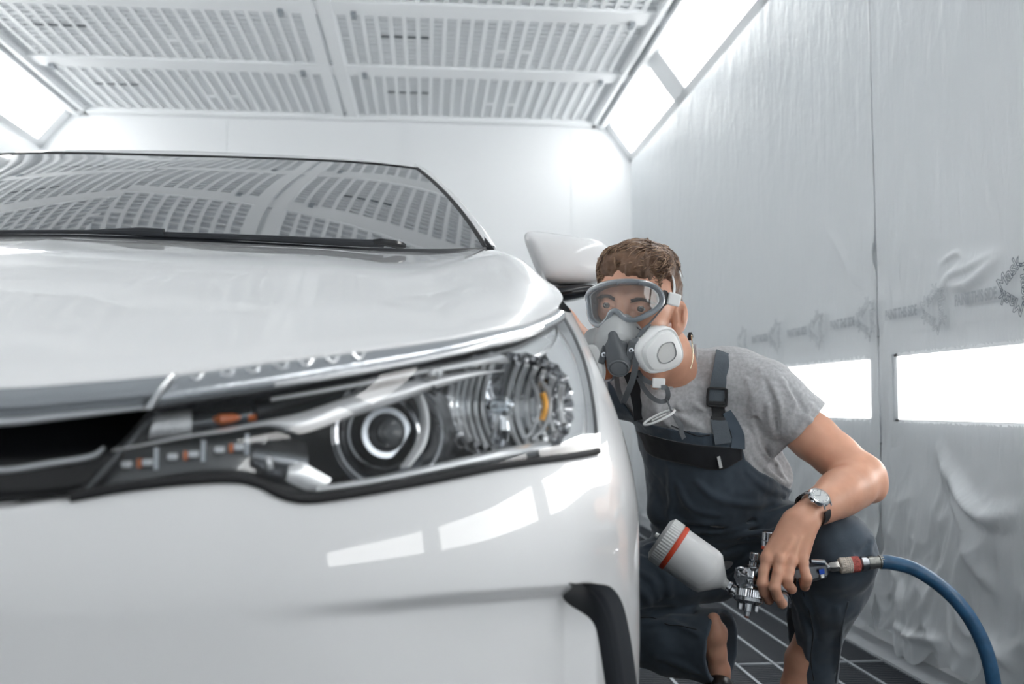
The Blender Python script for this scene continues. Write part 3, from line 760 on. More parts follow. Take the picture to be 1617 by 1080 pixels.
    for q in np.linspace(-.062, .062, 14):
        if abs(q) < .008: continue
        b = MB(); h = .044*math.sqrt(max(0, 1-(q/.070)**2)); dd = .042*(q/.074)**2
        zz = np.linspace(-h, h, 14); b.tube(c+ax*.004+X*q+Y*zz[:, None]+ax*(dd+.038*(zz/.05)**2)[:, None], .0034, 8); b.build('flute', M_silver, hl)
    bc = W(lp(793, 640, .030))
    b = MB(); th = np.linspace(0, PI, 18); b.lathe(bc, ax, [(-.0115*math.cos(t), max(.0115*math.sin(t), .0002)) for t in th], 28); b.build('bulb', M_bulb, hl)
    b = MB(); b.lathe(c, ax, [(.0, .009), (.02, .008), (.03, .005), (.042, .0045), (.043, .001)], 20); b.build('bulb_socket', M_chrome, hl)
    b = MB(); b.tube(np.array([bc+Y*-.011, bc+Y*-.022, bc-Y*.034-ax*.01]), [.005, .008, .010], 14); b.build('bulb_stem', M_chrome, hl)
    for q, w_ in ((.050, .0035), (.036, .003)):
        b = MB(); th = np.linspace(-1.0, .7, 20); b.tube(c+ax*.034+(q*np.cos(th))[:, None]*X+(.042*np.sin(th))[:, None]*Y, w_, 8, flat=(1, .5)); b.build('reflector_ring', M_silver, hl)
    b = MB(); th = np.linspace(-.45, .35, 14); b.tube(c+ax*.036+(.043*np.cos(th))[:, None]*X+(.036*np.sin(th))[:, None]*Y, .0032, 8); b.build('amber_reflector', mat('amber_glow_%d' % sg, (.85, .42, .08), .3, .5), hl)
    # curved web between the bowls
    b = MB(); b.grid(ruled(pp((676, 620), (688, 648), (689, 680), (680, 708), (655, 742)), pp((692, 616), (703, 648), (704, 680), (696, 708), (674, 738)), -.030, n=40, m=8, sg=sg, prof=hump(.008))); b.build('bowl_web', M_blade, hl, smooth=180)
    # outer arc round the main beam
    q = spline(pp((858, 560), (874, 575), (886, 600), (892, 630), (890, 660), (880, 684)), 40); b = MB(); b.tube(body(sg*q[:, 0], q[:, 1], -.018), .0035, 8); b.build('outer_ring', M_satin, hl)
    # inner lower corner: dark shroud, its white reflections built as pale pieces
    b = MB(); b.grid(ruled(pp((405, 690), (450, 690), (500, 700)), pp((400, 752), (440, 768), (490, 780)), -.040, n=24, m=8, sg=sg, prof=hump(.02))); b.build('shroud', M_lampgrey, hl, smooth=180)
    b = MB(); b.grid(ruled(pp((462, 738), (478, 732), (496, 738), (528, 758)), pp((456, 760), (470, 768), (490, 776), (510, 776)), -.012, n=24, m=6, sg=sg, prof=hump(.004))); b.build('shroud_glint', M_blade, hl, smooth=180)
    b = MB(); b.grid(ruled(pp((424, 722), (432, 720)), pp((428, 744), (440, 744)), -.022, n=10, m=6, sg=sg, prof=hump(.004))); b.build('shroud_glint', M_blade, hl, smooth=180)
    return hl
headlight(1); headlight(-1)
# ------------------------------------------------------------------ the painter: soft bodies from distance fields
def nrm(v): v = np.asarray(v, float); return v/np.linalg.norm(v)
class Field:
    cull = False
    def __init__(s): s.ops = []; s.pts = []
    def _add(s, fn, k, op, pts): s.ops.append((fn, k, op)); 
    def cone(s, a, b, ra, rb, k=.012, op='+', flat=None):
        a = np.asarray(a, float); b = np.asarray(b, float); ab = b-a; L2 = ab@ab+1e-12
        def fn(p):
            q = p-a
            if flat is not None: q = q+np.outer(q@flat[0], flat[0])*(1/flat[1]-1); ab_ = ab+(ab@flat[0])*flat[0]*(1/flat[1]-1); l2 = ab_@ab_+1e-12
            else: ab_, l2 = ab, L2
            t = np.clip(q@ab_/l2, 0, 1)
            d = np.sqrt(((q-t[:, None]*ab_)**2).sum(1))-(ra+(rb-ra)*t)
            return d*(min(flat[1], 1) if flat is not None else 1)
        s.ops.append((fn, k, op, (a+b)/2, math.sqrt(L2)/2+max(ra, rb)))
        if op == '+': s.pts += [(a, max(ra, rb)*1.1), (b, max(ra, rb)*1.1)]
        return s
    def chain(s, pts, rs, k=.012, op='+', flat=None, k0=None):
        for i in range(len(pts)-1): s.cone(pts[i], pts[i+1], rs[i], rs[i+1], k if i or k0 is None else k0, op, flat)
        return s
    def ell(s, c, ax, r, k=.012, op='+'):
        c = np.asarray(c, float); A = np.array(ax, float); r = np.array(r, float)
        def fn(p):
            q = (p-c)@A.T; k0 = np.sqrt(((q/r)**2).sum(1)); k1 = np.sqrt(((q/r**2)**2).sum(1))+1e-9
            return k0*(k0-1)/k1
        s.ops.append((fn, k, op, c, r.max()))
        if op == '+': s.pts.append((c, r.max()))
        return s
    def box(s, c, ax, h, r, k=.004, op='+'):
        c = np.asarray(c, float); A = np.array(ax, float); h = np.array(h, float)
        def fn(p):
            q = np.abs((p-c)@A.T)-(h-r)
            return np.sqrt((np.maximum(q, 0)**2).sum(1))+np.minimum(q.max(1), 0)-r
        s.ops.append((fn, k, op, c, np.linalg.norm(h)))
        if op == '+': s.pts.append((c, np.linalg.norm(h)))
        return s
    def plane(s, c, n, k=.002):
        """cut away the half space on the side n points to"""
        c = np.asarray(c, float); n = nrm(n)
        s.ops.append((lambda p: -((p-c)@n), k, '-', None, 0)); return s
    def custom(s, fn, k, op, c=None, r=0): s.ops.append((fn, k, op, c, r)); return s
    def __call__(s, p):
        d = np.full(len(p), 9.0); bc = p.mean(0); br = math.sqrt(((p-bc)**2).sum(1).max()) if s.cull else 9
        for fn, k, op, c_, r_ in s.ops:
            if c_ is not None and br < 1 and math.dist(c_, bc) > r_+br+k+.035: continue   # too far to matter here
            if op == 'D': d = d+fn(p, d); continue
            e = fn(p)
            if op == '+':
                h = np.maximum(k-np.abs(d-e), 0)/k; d = np.minimum(d, e)-h*h*k*.25
            elif op == '-':
                e = -e; h = np.maximum(k-np.abs(d-e), 0)/k; d = np.maximum(d, e)+h*h*k*.25
            elif op == '&':
                h = np.maximum(k-np.abs(d-e), 0)/k; d = np.maximum(d, e)+h*h*k*.25
        return d
    def bounds(s, m=.01):
        P_ = np.array([p for p, r in s.pts]); R = np.array([r for p, r in s.pts])[:, None]
        return (P_-R).min(0)-m, (P_+R).max(0)+m
    def hit(s, px, py, d0=1.35, d1=2.2, off=0.0):
        """first point of the surface on a pixel's ray"""
        ts = np.arange(d0, d1, .004); p = np.array([P(px, py, t) for t in ts]); v = s(p)
        i = np.argmax(v < 0)
        if v[i] >= 0: i = int(v.argmin()); return p[i]-FW*off
        a, c = ts[i-1], ts[i]
        q = P(px, py, a+(c-a)*v[i-1]/(v[i-1]-v[i])); return q-FW*off
    def fold(s, pix, r, sink=.35, k=.010, op='+', d0=1.35, d1=2.2):
        """a raised crease (or groove) drawn over the surface along pixels"""
        q = [s.hit(x, y, d0, d1) for x, y in pix]; q = spline(q, 4*len(q))
        t = np.linspace(0, 1, len(q)); rr = r*(.35+.65*np.sin(PI*np.clip(t*.9+.05, 0, 1)))
        base = q+FW*(rr*sink)[:, None] if op == '+' else q-FW*(rr*sink)[:, None]
        def fn(p):
            d = np.full(len(p), 9.)
            for i in range(len(base)-1):
                a, ab = base[i], base[i+1]-base[i]; w_ = p-a; tt = np.clip(w_@ab/(ab@ab+1e-12), 0, 1)
                d = np.minimum(d, np.sqrt(((w_-tt[:, None]*ab)**2).sum(1))-(rr[i]+(rr[i+1]-rr[i])*tt))
            return d
        s.new = getattr(s, 'new', []); bc = base.mean(0); s.new.append((fn, k, op, bc, math.sqrt(((base-bc)**2).sum(1).max())+r)); return s
    def commit(s): s.ops += getattr(s, 'new', []); s.new = []; return s
def mesh_field(f, h, lo=None, hi=None):
    """surface nets on a sparse set of blocks"""
    if lo is None: lo, hi = f.bounds()
    N = 12; n = np.ceil((hi-lo)/h/N).astype(int); S = n*N+1
    cb = np.stack(np.meshgrid(*[np.arange(k) for k in n], indexing='ij'), -1).reshape(-1, 3)
    cen = lo+(cb+.5)*N*h; v = f(cen); R = N*h*.5*1.733
    A = np.zeros(tuple(S), np.float32); keep = np.abs(v) < R*1.35+.012
    sg = np.where(v < 0, -1., 1.).reshape(tuple(n)); A[:-1, :-1, :-1] = np.repeat(np.repeat(np.repeat(sg, N, 0), N, 1), N, 2); A[-1] = 1; A[:, -1] = 1; A[:, :, -1] = 1
    loc = np.stack(np.meshgrid(*[np.arange(N+1)]*3, indexing='ij'), -1).reshape(-1, 3)
    kb = cb[keep]
    Field.cull = True
    for blk in kb:
        idx = blk*N+loc; A[idx[:, 0], idx[:, 1], idx[:, 2]] = np.minimum(f(lo+idx*h), 1.0)
    Field.cull = False
    I = A < 0
    corners = [(i, j, k) for i in (0, 1) for j in (0, 1) for k in (0, 1)]
    def sl(a, c): return a[c[0]:a.shape[0]-1+c[0], c[1]:a.shape[1]-1+c[1], c[2]:a.shape[2]-1+c[2]]
    cnt = sum(sl(I, c).astype(np.int8) for c in corners)
    cell = (cnt > 0) & (cnt < 8); ci = np.argwhere(cell); vid = np.full(cell.shape, -1, np.int32); vid[cell] = np.arange(len(ci))
    val = np.stack([A[ci[:, 0]+c[0], ci[:, 1]+c[1], ci[:, 2]+c[2]] for c in corners], 1)
    acc = np.zeros((len(ci), 3)); w_ = np.zeros(len(ci)); cs = np.array(corners, float)
    for a in range(8):
        for b_ in range(a+1, 8):
            if np.abs(cs[a]-cs[b_]).sum() != 1: continue
            va, vb = val[:, a], val[:, b_]; m = (va < 0) != (vb < 0)
            t = np.where(m, va/(va-vb+1e-20), 0)[:, None]
            acc += np.where(m[:, None], cs[a]+(cs[b_]-cs[a])*t, 0); w_ += m
    V = lo+(ci+acc/w_[:, None])*h
    F = []
    for ax in range(3):
        sh = [slice(None)]*3; sh2 = [slice(None)]*3; sh[ax] = slice(0, -1); sh2[ax] = slice(1, None)
        E = I[tuple(sh)] != I[tuple(sh2)]
        e = np.argwhere(E); o = [a for a in range(3) if a != ax]
        m = (e[:, o[0]] > 0) & (e[:, o[1]] > 0) & (e[:, o[0]] < cell.shape[o[0]]) & (e[:, o[1]] < cell.shape[o[1]]); e = e[m]
        q = []
        for (a, b_) in ((0, 0), (1, 0), (1, 1), (0, 1)):
            g = e.copy(); g[:, o[0]] -= a; g[:, o[1]] -= b_; q.append(vid[g[:, 0], g[:, 1], g[:, 2]])
        q = np.stack(q, 1); ins = I[e[:, 0], e[:, 1], e[:, 2]]
        flip = ins if ax != 1 else ~ins
        q[~flip] = q[~flip][:, ::-1]
        F.append(q)
    F = np.concatenate(F); F = F[(F >= 0).all(1)]
    return V, F
def field_obj(name, f, h, mat_, parent, smooth_it=0, lo=None, hi=None, decim=0):
    V, F = mesh_field(f, h, lo, hi)
    me = bpy.data.meshes.new(name); me.vertices.add(len(V)); me.vertices.foreach_set('co', V.ravel())
    me.loops.add(len(F)*4); me.loops.foreach_set('vertex_index', F.ravel().astype(np.int32)); me.polygons.add(len(F))
    me.polygons.foreach_set('loop_start', np.arange(0, len(F)*4, 4, dtype=np.int32)); me.update(calc_edges=True); me.validate()
    me.shade_smooth()
    o = link(name, me, mat_, parent)
    if smooth_it:
        m = o.modifiers.new('smooth', 'SMOOTH'); m.factor = .5; m.iterations = smooth_it
    return o
# cheap lattice noise for folds
_rng = np.random.RandomState(7); _lat = _rng.rand(32, 32, 32)*2-1
def vnoise(p):
    p = np.asarray(p); i = np.floor(p).astype(int); f = p-i; f = f*f*(3-2*f); r = 0
    for a in (0, 1):
        for b_ in (0, 1):
            for c in (0, 1):
                w_ = (f[:, 0] if a else 1-f[:, 0])*(f[:, 1] if b_ else 1-f[:, 1])*(f[:, 2] if c else 1-f[:, 2])
                r = r+w_*_lat[(i[:, 0]+a) % 32, (i[:, 1]+b_) % 32, (i[:, 2]+c) % 32]
    return r
S1 = 1.80/1500            # metres per photo pixel at the painter
PX = lambda n: n*S1
BK = -FW
# ---- materials
def skin_mat():
    m = mat('skin', (.62, .335, .23), .42, sss=.12, bump=(90, .12, .002, 6), var=(16, .13), spec=.45)
    return m
M_skin = skin_mat()
def fabric(name, col, scale=900, st=.25, rough=.85, var=(60, .08)):
    m = mat(name, col, rough, bump=(scale, st, .001, 2), var=var); m.node_tree.nodes['Principled BSDF'].inputs['Sheen Weight'].default_value = .25
    return m
M_shirt = fabric('heather_grey_jersey', (.42, .43, .445), var=(160, .16))
M_over = fabric('slate_workwear', (.052, .073, .098), var=(30, .10))
M_overblk = fabric('black_workwear', (.008, .010, .014))
M_strap = fabric('grey_webbing', (.085, .105, .125), 500, .5)
M_hair = mat('brown_hair', (.125, .070, .042), .5, bump=(300, .5, .002, 3), var=(45, .5))
M_hair2 = mat('fair_brown_hair', (.29, .185, .115), .42)
M_hair3 = mat('dark_brown_hair', (.055, .030, .020), .5)
person = empty('person', P(1150, 900, 1.9)*[1, 1, 0], 'crouching man in grey t-shirt and dark bib overalls, goggles and respirator on, beside the car', 'person')
# ---- head frame
HC = P(1004, 487, 1.80); ro = math.radians(7); ya = math.radians(22); pt = math.radians(2)
hy = math.cos(ro)*UP+math.sin(ro)*RT; hx0 = math.cos(ro)*RT-math.sin(ro)*UP
hz = math.cos(ya)*BK-math.sin(ya)*hx0; hx = math.cos(ya)*hx0+math.sin(ya)*BK
hz = math.cos(pt)*hz-math.sin(pt)*hy; hy = nrm(np.cross(hz, hx)); HM = np.array([hx, hy, hz])
def H(x, y, z): return HC+x*hx+y*hy+z*hz
def Hl(p): return (np.asarray(p)-HC)@HM.T
def Hray(px, py, f):
    """point on a pixel's ray where the head-frame depth falls to f(x, y)"""
    ts = np.arange(1.45, 2.0, .002); q = np.array([P(px, py, t) for t in ts]); l = Hl(q); g = l[:, 2]-f(l[:, 0], l[:, 1])
    i = int(np.argmax(g < 0)); i = max(i, 1); t = ts[i-1]+(ts[i]-ts[i-1])*g[i-1]/(g[i-1]-g[i]); return P(px, py, t)
body_f = Field()
f = body_f
f.ell(H(0, .030, -.014), HM, (.073, .088, .094))
f.ell(H(0, -.020, .022), HM, (.062, .078, .068), .03)
f.ell(H(0, .045, .045), HM, (.055, .045, .045), .03)
for s_ in (-1, 1):
    f.cone(H(s_*.012, -.094, .060), H(s_*.050, -.062, .000), .020, .018, .03)
    f.ell(H(s_*.043, -.022, .052), HM, (.022, .018, .024), .02)
    f.cone(H(s_*.014, .020, .088), H(s_*.048, .020, .066), .0095, .008, .012)
    f.ell(H(s_*.032, -.003, .100), HM, (.019, .0125, .016), .012, '-')
    f.ell(H(s_*.032, -.001, .0745), HM, (.0150, .0150, .0150), .004)
    f.ell(H(s_*.032, -.0015, .094), HM, (.0150, .0052, .0105), .002, '-')
    f.cone(H(s_*.018, -.001, .0865), H(s_*.046, .002, .0780), .0025, .002, .004)
    # ear
    e = H(s_*.083, -.008, -.010); ea = np.array([nrm(hx*s_*.78+hz*.62), nrm(hy*.97-hz*.12), nrm(hz*.78-hx*s_*.62)])
    f.ell(e, ea, (.0080, .031, .0185), .005); f.ell(e+ea[0]*.008+ea[2]*.002+hy*.004, ea, (.0075, .021, .0115), .003, '-')
    f.cone(e-hy*.008+ea[2]*.008+ea[0]*.004, e+hy*.006+ea[2]*.011+ea[0]*.003, .0035, .004, .003); f.cone(e+ea[0]*.004-hy*.006-ea[2]*.006, e+ea[0]*.004+hy*.014-ea[2]*.004, .0026, .0026, .003); f.ell(e-hy*.027+ea[2]*.004, ea, (.005, .008, .008), .006)
f.cone(H(0, .008, .090), H(0, -.036, .112), .0085, .0125, .015)
for s_ in (-1, 1): f.ell(H(s_*.012, -.040, .100), HM, (.009, .008, .010), .008)
f.cone(H(-.018, -.068, .088), H(.018, -.068, .088), .007, .007, .012)
f.ell(H(0, -.098, .066), HM, (.022, .018, .020), .02)
NB = P(1063, 590, 1.875)
f.chain([H(0, -.045, -.028), P(1046, 558, 1.84), NB], [.052, .048, .047], .03)
f.cone(H(.045, -.045, -.030), P(1035, 608, 1.80), .010, .009, .022)       # neck muscle
CH = P(1115, 660, 1.92)
f.cone(NB, CH, .046, .06, .03)
# left arm (right in the picture)
SHL, ELB, WRI = P(1205, 622, 1.84), P(1362, 752, 1.80), P(1272, 814, 1.665)
f.cone(CH, SHL, .055, .040, .02)
f.chain([SHL, P(1262, 672, 1.832), P(1285, 691, 1.827), P(1318, 718, 1.815), ELB], [.044, .042, .0445, .042, .040], .012, k0=.02)
f.cone(P(1292, 700, 1.80), P(1335, 732, 1.79), .030, .026, .02)
f.cone(P(1372, 765, 1.805), P(1376, 770, 1.80), .031, .029, .02)
f.chain([ELB, P(1326, 776, 1.735), P(1298, 797, 1.695), WRI], [.041, .0375, .031, .0255], .012, flat=None, k0=.012)
f.cone(P(1350, 772, 1.76), P(1318, 790, 1.72), .033, .027, .03)
# hand: palm block, tendons, fingers
kn = [P(1211, 884, 1.628), P(1231, 884, 1.620), P(1249, 886, 1.622), P(1267, 887, 1.630)]
wr = [P(1252, 824, 1.655), P(1258, 824, 1.650), P(1267, 825, 1.652), P(1274, 827, 1.658)]
for i in range(4):
    f.cone(wr[i], kn[i]+BK*-.006, .0195, .0115, .014)
for i in range(4):
    f.cone(kn[i]+BK*.0030+UP*.001, kn[i]+BK*.0026+UP*.004, .0092, .0085, .005)
    f.cone(wr[i]*.62+kn[i]*.38+BK*.0140, kn[i]+BK*.0075, .0022, .0034, .006)
fing = [[(1206, 903, 1.618), (1204, 921, 1.612), (1207, 936, 1.618), (1214, 947, 1.632)],
        [(1228, 905, 1.608), (1223, 928, 1.600), (1228, 942, 1.606), (1235, 953, 1.620)],
        [(1246, 902, 1.612), (1243, 914, 1.606), (1244, 922, 1.608), (1250, 930, 1.624)],
        [(1271, 903, 1.620), (1274, 913, 1.616), (1273, 920, 1.620), (1271, 926, 1.634)]]
for i, q in enumerate(fing):
    pts = [kn[i]]+[P(*c) for c in q]; r = [.0100, .0089, .0097, .0088, .0082] if i < 3 else [.0096, .0082, .0088, .0080, .0076]
    f.chain(pts, r, .0025, k0=.004)
    f.cone(pts[-1], pts[-1]+FW*.016+UP*.006, r[-1], r[-1]*.85, .003)
# thumb, behind the grip
f.chain([P(1242, 838, 1.668), P(1222, 862, 1.690), P(1214, 882, 1.704), P(1222, 900, 1.708)], [.017, .0145, .0115, .0095], .008, k0=.014)
# right arm reaching along the car
SHR = P(972, 612, 1.93)
f.cone(CH, SHR, .06, .045, .04)
f.chain([SHR, P(925, 560, 1.97), P(882, 512, 2.02)], [.046, .040, .036], .012, k0=.03)
f.chain([P(882, 512, 2.02), P(872, 500, 2.06), P(866, 494, 2.09)], [.036, .032, .026], .02)
rh = P(864, 492, 2.10)
for i, (a_, b_) in enumerate(((-.026, .0), (-.009, .01), (.009, .01), (.026, .0))):
    k_ = rh+CA*(.035+b_)+np.array([0, 0, 1])*a_; f.cone(rh+np.array([0, 0, 1])*a_*.5, k_, .015, .011, .01); f.cone(k_, k_+CA*.035-CR*.012, .009, .0075, .004)
f.cone(rh+np.array([0, 0, .015]), rh+CA*.03+np.array([0, 0, .055]), .012, .009, .008)
# hidden trunk, hips and legs keep it one figure
PEL = P(1130, 835, 1.99)
f.cone(CH, PEL, .075, .075, .03)
HL, KL, AL = P(1175, 860, 1.98), P(1322, 868, 1.745), P(1262, 1040, 1.86)
HR, KR, AR = P(1115, 880, 1.99), P(985, 925, 1.93), P(1128, 1000, 1.86)
f.chain([PEL, HL, KL, P(1302, 960, 1.82), AL], [.07, .06, .042, .034, .025], .03)
f.chain([AL, P(1255, 1085, 1.87), P(1255, 1120, 1.84)], [.026, .026, .028], .012)
f.chain([PEL, HR, KR, P(1030, 1008, 1.945), P(1085, 1012, 1.90), AR], [.07, .06, .040, .036, .032, .025], .012)
f.chain([AR, P(1131, 1030, 1.86), P(1136, 1058, 1.865), P(1139, 1085, 1.875)], [.021, .0185, .019, .020], .012)
f.cone(P(1127, 978, 1.852), P(1129, 992, 1.85), .013, .012, .012)
body_o = field_obj('body', body_f, .0019, M_skin, person, 1)
# ---- eyes
M_eye = mat('eye_white', (.72, .70, .68), .12, coat=1); M_iris = mat('brown_iris', (.045, .024, .014), .1, coat=1); M_pup = mat('pupil', (.004, .004, .004), .05, coat=1)
for s_ in (-1, 1):
    c = H(s_*.032, -.001, .0745); gz = nrm(hz*.97-hx*.02+hy*.0); th = np.linspace(0, PI, 22)
    b = MB(); b.lathe(c, gz, [(-.0134*math.cos(t), max(.0134*math.sin(t), .0002)) for t in th], 28); ey = b.build('eye', M_eye, body_o, smooth=180)
    b = MB(); b.lathe(c, gz, [(.0120, .0066), (.0129, .0062), (.01345, .0042), (.01375, .0024), (.01380, .0001)], 24); b.build('iris', M_iris, body_o, smooth=180)
    b = MB(); b.lathe(c, gz, [(.01385, .0026), (.01395, .0018), (.0140, .0001)], 20); b.build('pupil', M_pup, body_o, smooth=180)
    # eyebrow of short strands
    b = MB(); rg = random.Random(3)
    for i in range(230):
        t = rg.random(); x = s_*(.014+.037*t); y = .0108+.004*math.sin(PI*min(t*1.1, 1))+rg.uniform(-.0032, .0032)*(1-.6*t)
        l = Hl(H(x, y, .12)); ts = np.arange(.12, .05, -.001); q = np.array([H(x, y, z) for z in ts]); v = body_f(q); z = ts[int(np.argmax(v < 0.0006))]
        p0 = H(x, y, z); d_ = hx*s_*.8+hy*rg.uniform(.1, .6)*(1-t)
        b.tube([p0, p0+d_*.004+hz*.0006, p0+d_*.0085], [.0005, .0005, .0001], 4, cap=False)
    b.build('eyebrow', M_hair3, person, smooth=180)
# ---- hair
hf_ = Field()
hf_.ell(H(0, .040, -.016), HM, (.079, .089, .100))
hf_.ell(H(.002, .078, .030), HM, (.062, .036, .062), .03)
hf_.cone(H(-.040, .072, .062), H(.040, .082, .050), .021, .022, .02)
hf_.ell(H(0, -.01, -.05), HM, (.073, .06, .062), .03)
# cut the face, ears and nape free
hf_.ell(H(.010, -.050, .102), HM, (.056, .104, .060), .012, '-')
hf_.ell(H(.068, -.035, .040), HM, (.040, .088, .036), .012, '-'); hf_.ell(H(-.068, -.035, .040), HM, (.040, .075, .036), .012, '-')
hf_.ell(H(.085, -.020, -.004), HM, (.030, .038, .024), .006, '-'); hf_.ell(H(-.085, -.020, -.004), HM, (.030, .038, .024), .006, '-')
hf_.box(H(0, -.10, -.02), HM, (.12, .045, .14), .01, .01, '-')
def hair_d(p, d):
    l = Hl(p); a = l[:, 0]*95+18*np.sin(l[:, 1]*30)*.1+vnoise(l*28)*3.0
    return .0030*np.sin(a)*np.clip((l[:, 1]-.01)/.04, .15, 1)+.0022*vnoise(l*[220, 90, 90])
hf_.custom(hair_d, 0, 'D')
hair = field_obj('hair', hf_, .0022, M_hair, person)
def strands(n, seed, m, name):
    rg = np.random.RandomState(seed); b = MB(); done = 0
    while done < n:
        u, v = rg.uniform(-1, 1), rg.uniform(-.25, 1)
        x0 = u*.072; th = math.radians(-35+150*rg.rand())           # from front to back over the skull
        y0 = .035+.085*math.sin(max(th, -.3))*math.sqrt(max(0, 1-u*u*.55)); z0 = -.016+.095*math.cos(th)
        p = H(x0, y0, z0); v_ = hf_(p[None])[0]
        if abs(v_) > .02: continue
        # march strand along the surface, combed forwards and to the side
        L = rg.uniform(.022, .045)*(1.15 if y0 > .09 else .6); q = [p-(nrm(p-H(0, .03, -.016)))*v_]; dirn = nrm(hz*.75+hx*(-.55+.35*u)-hy*.05+.28*rg.randn(3))
        ok = True; K = 7
        for k in range(K):
            n_ = nrm(q[-1]-H(0, .025, -.016)); dd = nrm(dirn-n_*(dirn@n_)+n_*(.22 if k < 4 else -.16)); c = q[-1]+dd*L/K
            q.append(c)
        q = np.array(q); l = Hl(q)
        if (l[:, 1] < .0).any() or (l[-1, 2] > .075 and l[-1, 1] < .066): continue
        qv = hf_(q)
        q = q-np.array([nrm(c-H(0, .025, -.016)) for c in q])*(np.clip(qv-.0035, 0, None)+np.clip(qv+.0005, None, 0))[:, None]
        r = rg.uniform(.0005, .0015); b.tube(q, r*np.array([1, 1.1, 1.1, 1, .85, .65, .4, .12]), 4, cap=False); done += 1
    return b
hs = strands(1500, 5, M_hair, 'x'); 
hm_ = MB()
for sd, cnt, mi in ((5, 900, 0), (9, 900, 1), (12, 450, 2)):
    t_ = strands(cnt, sd, None, ''); hm_.cur = mi; off = hm_.n
    for V_ in t_.v: pass
    hm_.add(np.concatenate(t_.v), t_.f)
hl_ = hm_.build('hair_locks', [M_hair, M_hair2, M_hair3], hair, smooth=180)
# ---- t-shirt
sf = Field()
sf.ell(P(1120, 665, 1.925), [RT, UP, FW], (.138, .105, .100), .03)
sf.chain([P(1122, 690, 1.925), P(1134, 770, 1.955), P(1140, 830, 1.985)], [.118, .118, .11], .03)
sf.cone(P(1040, 636, 1.865), P(1095, 628, 1.875), .050, .054, .03)
sf.cone(P(1064, 645, 1.92), P(1082, 790, 1.965), .070, .068, .03)
sf.cone(P(1098, 572, 1.875), P(1165, 592, 1.87), .030, .042, .02)
sf.chain([P(1095, 612, 1.89), P(1150, 595, 1.885), P(1205, 618, 1.845), P(1268, 670, 1.835)], [.052, .050, .058, .0535], .03)
sf.cone(P(1240, 640, 1.84), P(1292, 690, 1.835), .054, .055, .012)
sf.cone(P(1195, 655, 1.875), P(1222, 752, 1.92), .040, .038, .03)
sf.cone(P(1150, 610, 1.87), P(1210, 690, 1.88), .060, .045, .03)
sf.chain([P(1050, 620, 1.91), P(985, 612, 1.92), P(938, 566, 1.955)], [.052, .052, .047], .03)
AX = nrm(P(1318, 718, 1.815)-P(1250, 660, 1.835))
sf.plane(P(1270, 671, 1.833)+AX*.004, AX, .003)     # sleeve end
sf.ops.pop(); 
cL = P(1271, 672, 1.833)
def sleeve_cut(c, n, c2, rad):
    """keeps the cut local to the sleeve"""
    return lambda p: np.maximum(-((p-c)@n), np.sqrt(((p-c2)**2).sum(1))-rad)
sf.custom(sleeve_cut(cL, AX, P(1300, 700, 1.82), .12), .003, '-')
sf.cone(P(1296, 694, 1.83), P(1316, 711, 1.83), .048, .052, .003, '-')
AR_ = nrm(P(882, 512, 2.02)-P(950, 590, 1.95)); cR_ = P(934, 560, 1.96)
sf.custom(sleeve_cut(cR_, AR_, P(905, 530, 1.97), .10), .003, '-')
sf.cone(P(1050, 562, 1.85), P(1042, 530, 1.81), .045, .054, .006, '-')
sf.cone(P(1036, 566, 1.80), P(1028, 560, 1.76), .034, .05, .008, '-')
# creases
for pts, r in [([(1200, 585), (1225, 625), (1232, 660), (1238, 690)], .006), ([(1235, 600), (1262, 640), (1280, 665)], .005), ([(1215, 640), (1216, 665), (1225, 690)], .007),
               ([(1188, 640), (1200, 690), (1212, 720)], .008), ([(1175, 680), (1195, 725), (1235, 762)], .007), ([(1168, 700), (1190, 740), (1230, 775)], .005),
               ([(1200, 700), (1222, 730), (1240, 760)], .006), ([(1070, 640), (1085, 665), (1110, 678)], .005), ([(1100, 640), (1120, 660), (1122, 680)], .004),
               ([(1030, 630), (1042, 655), (1060, 675)], .004), ([(1255, 640), (1245, 665), (1246, 685)], .005), ([(1180, 600), (1195, 640), (1200, 670)], .004),
               ([(1280, 640), (1270, 660), (1256, 682)], .004)]: sf.fold(pts, r)
for pts, r in [([(1208, 600), (1222, 640), (1228, 680)], .004), ([(1192, 660), (1208, 705), (1225, 735)], .005), ([(1140, 650), (1100, 655), (1060, 650)], .003), ([(1248, 610), (1270, 650)], .003)]: sf.fold(pts, r, op='-')
sf.commit()
sf.custom(lambda p, d: .0016*vnoise(p*[38, 38, 30])+.0007*vnoise(p*110+5), 0, 'D')
shirt = field_obj('t_shirt', sf, .0024, M_shirt, person, 1)
# ---- overalls: bib, waist and legs
def poly_sdf(poly, depth):
    """signed distance to a prism seen along the view axis; poly in photo pixels at that depth"""
    V = np.array([((x-808.5)/FP*depth, -(y-540)/FP*depth) for x, y in poly])
    def fn(p):
        q = p-CAM; dd = q@FW; x = np.stack([q@RT, q@UP], 1)*(depth/dd)[:, None]; n = len(V); d = np.full(len(p), 9.); s_ = np.zeros(len(p), bool)
        for i in range(n):
            a, b_ = V[i], V[(i+1) % n]; e = b_-a; w_ = x-a; t = np.clip(w_@e/(e@e), 0, 1); d = np.minimum(d, np.sqrt(((w_-t[:, None]*e)**2).sum(1)))
            c = ((a[1] > x[:, 1]) != (b_[1] > x[:, 1])) & (x[:, 0] < (b_[0]-a[0])*(x[:, 1]-a[1])/(b_[1]-a[1]+1e-12)+a[0]); s_ ^= c
        return np.where(s_, -d, d)
    return fn
torso = Field(); torso.ops = list(sf.ops); torso.pts = list(sf.pts)
bib = Field(); bib.custom(lambda p: sf(p)-.0045, .001, '+'); bib.pts = [(P(1100, 740, 1.9), .16)]
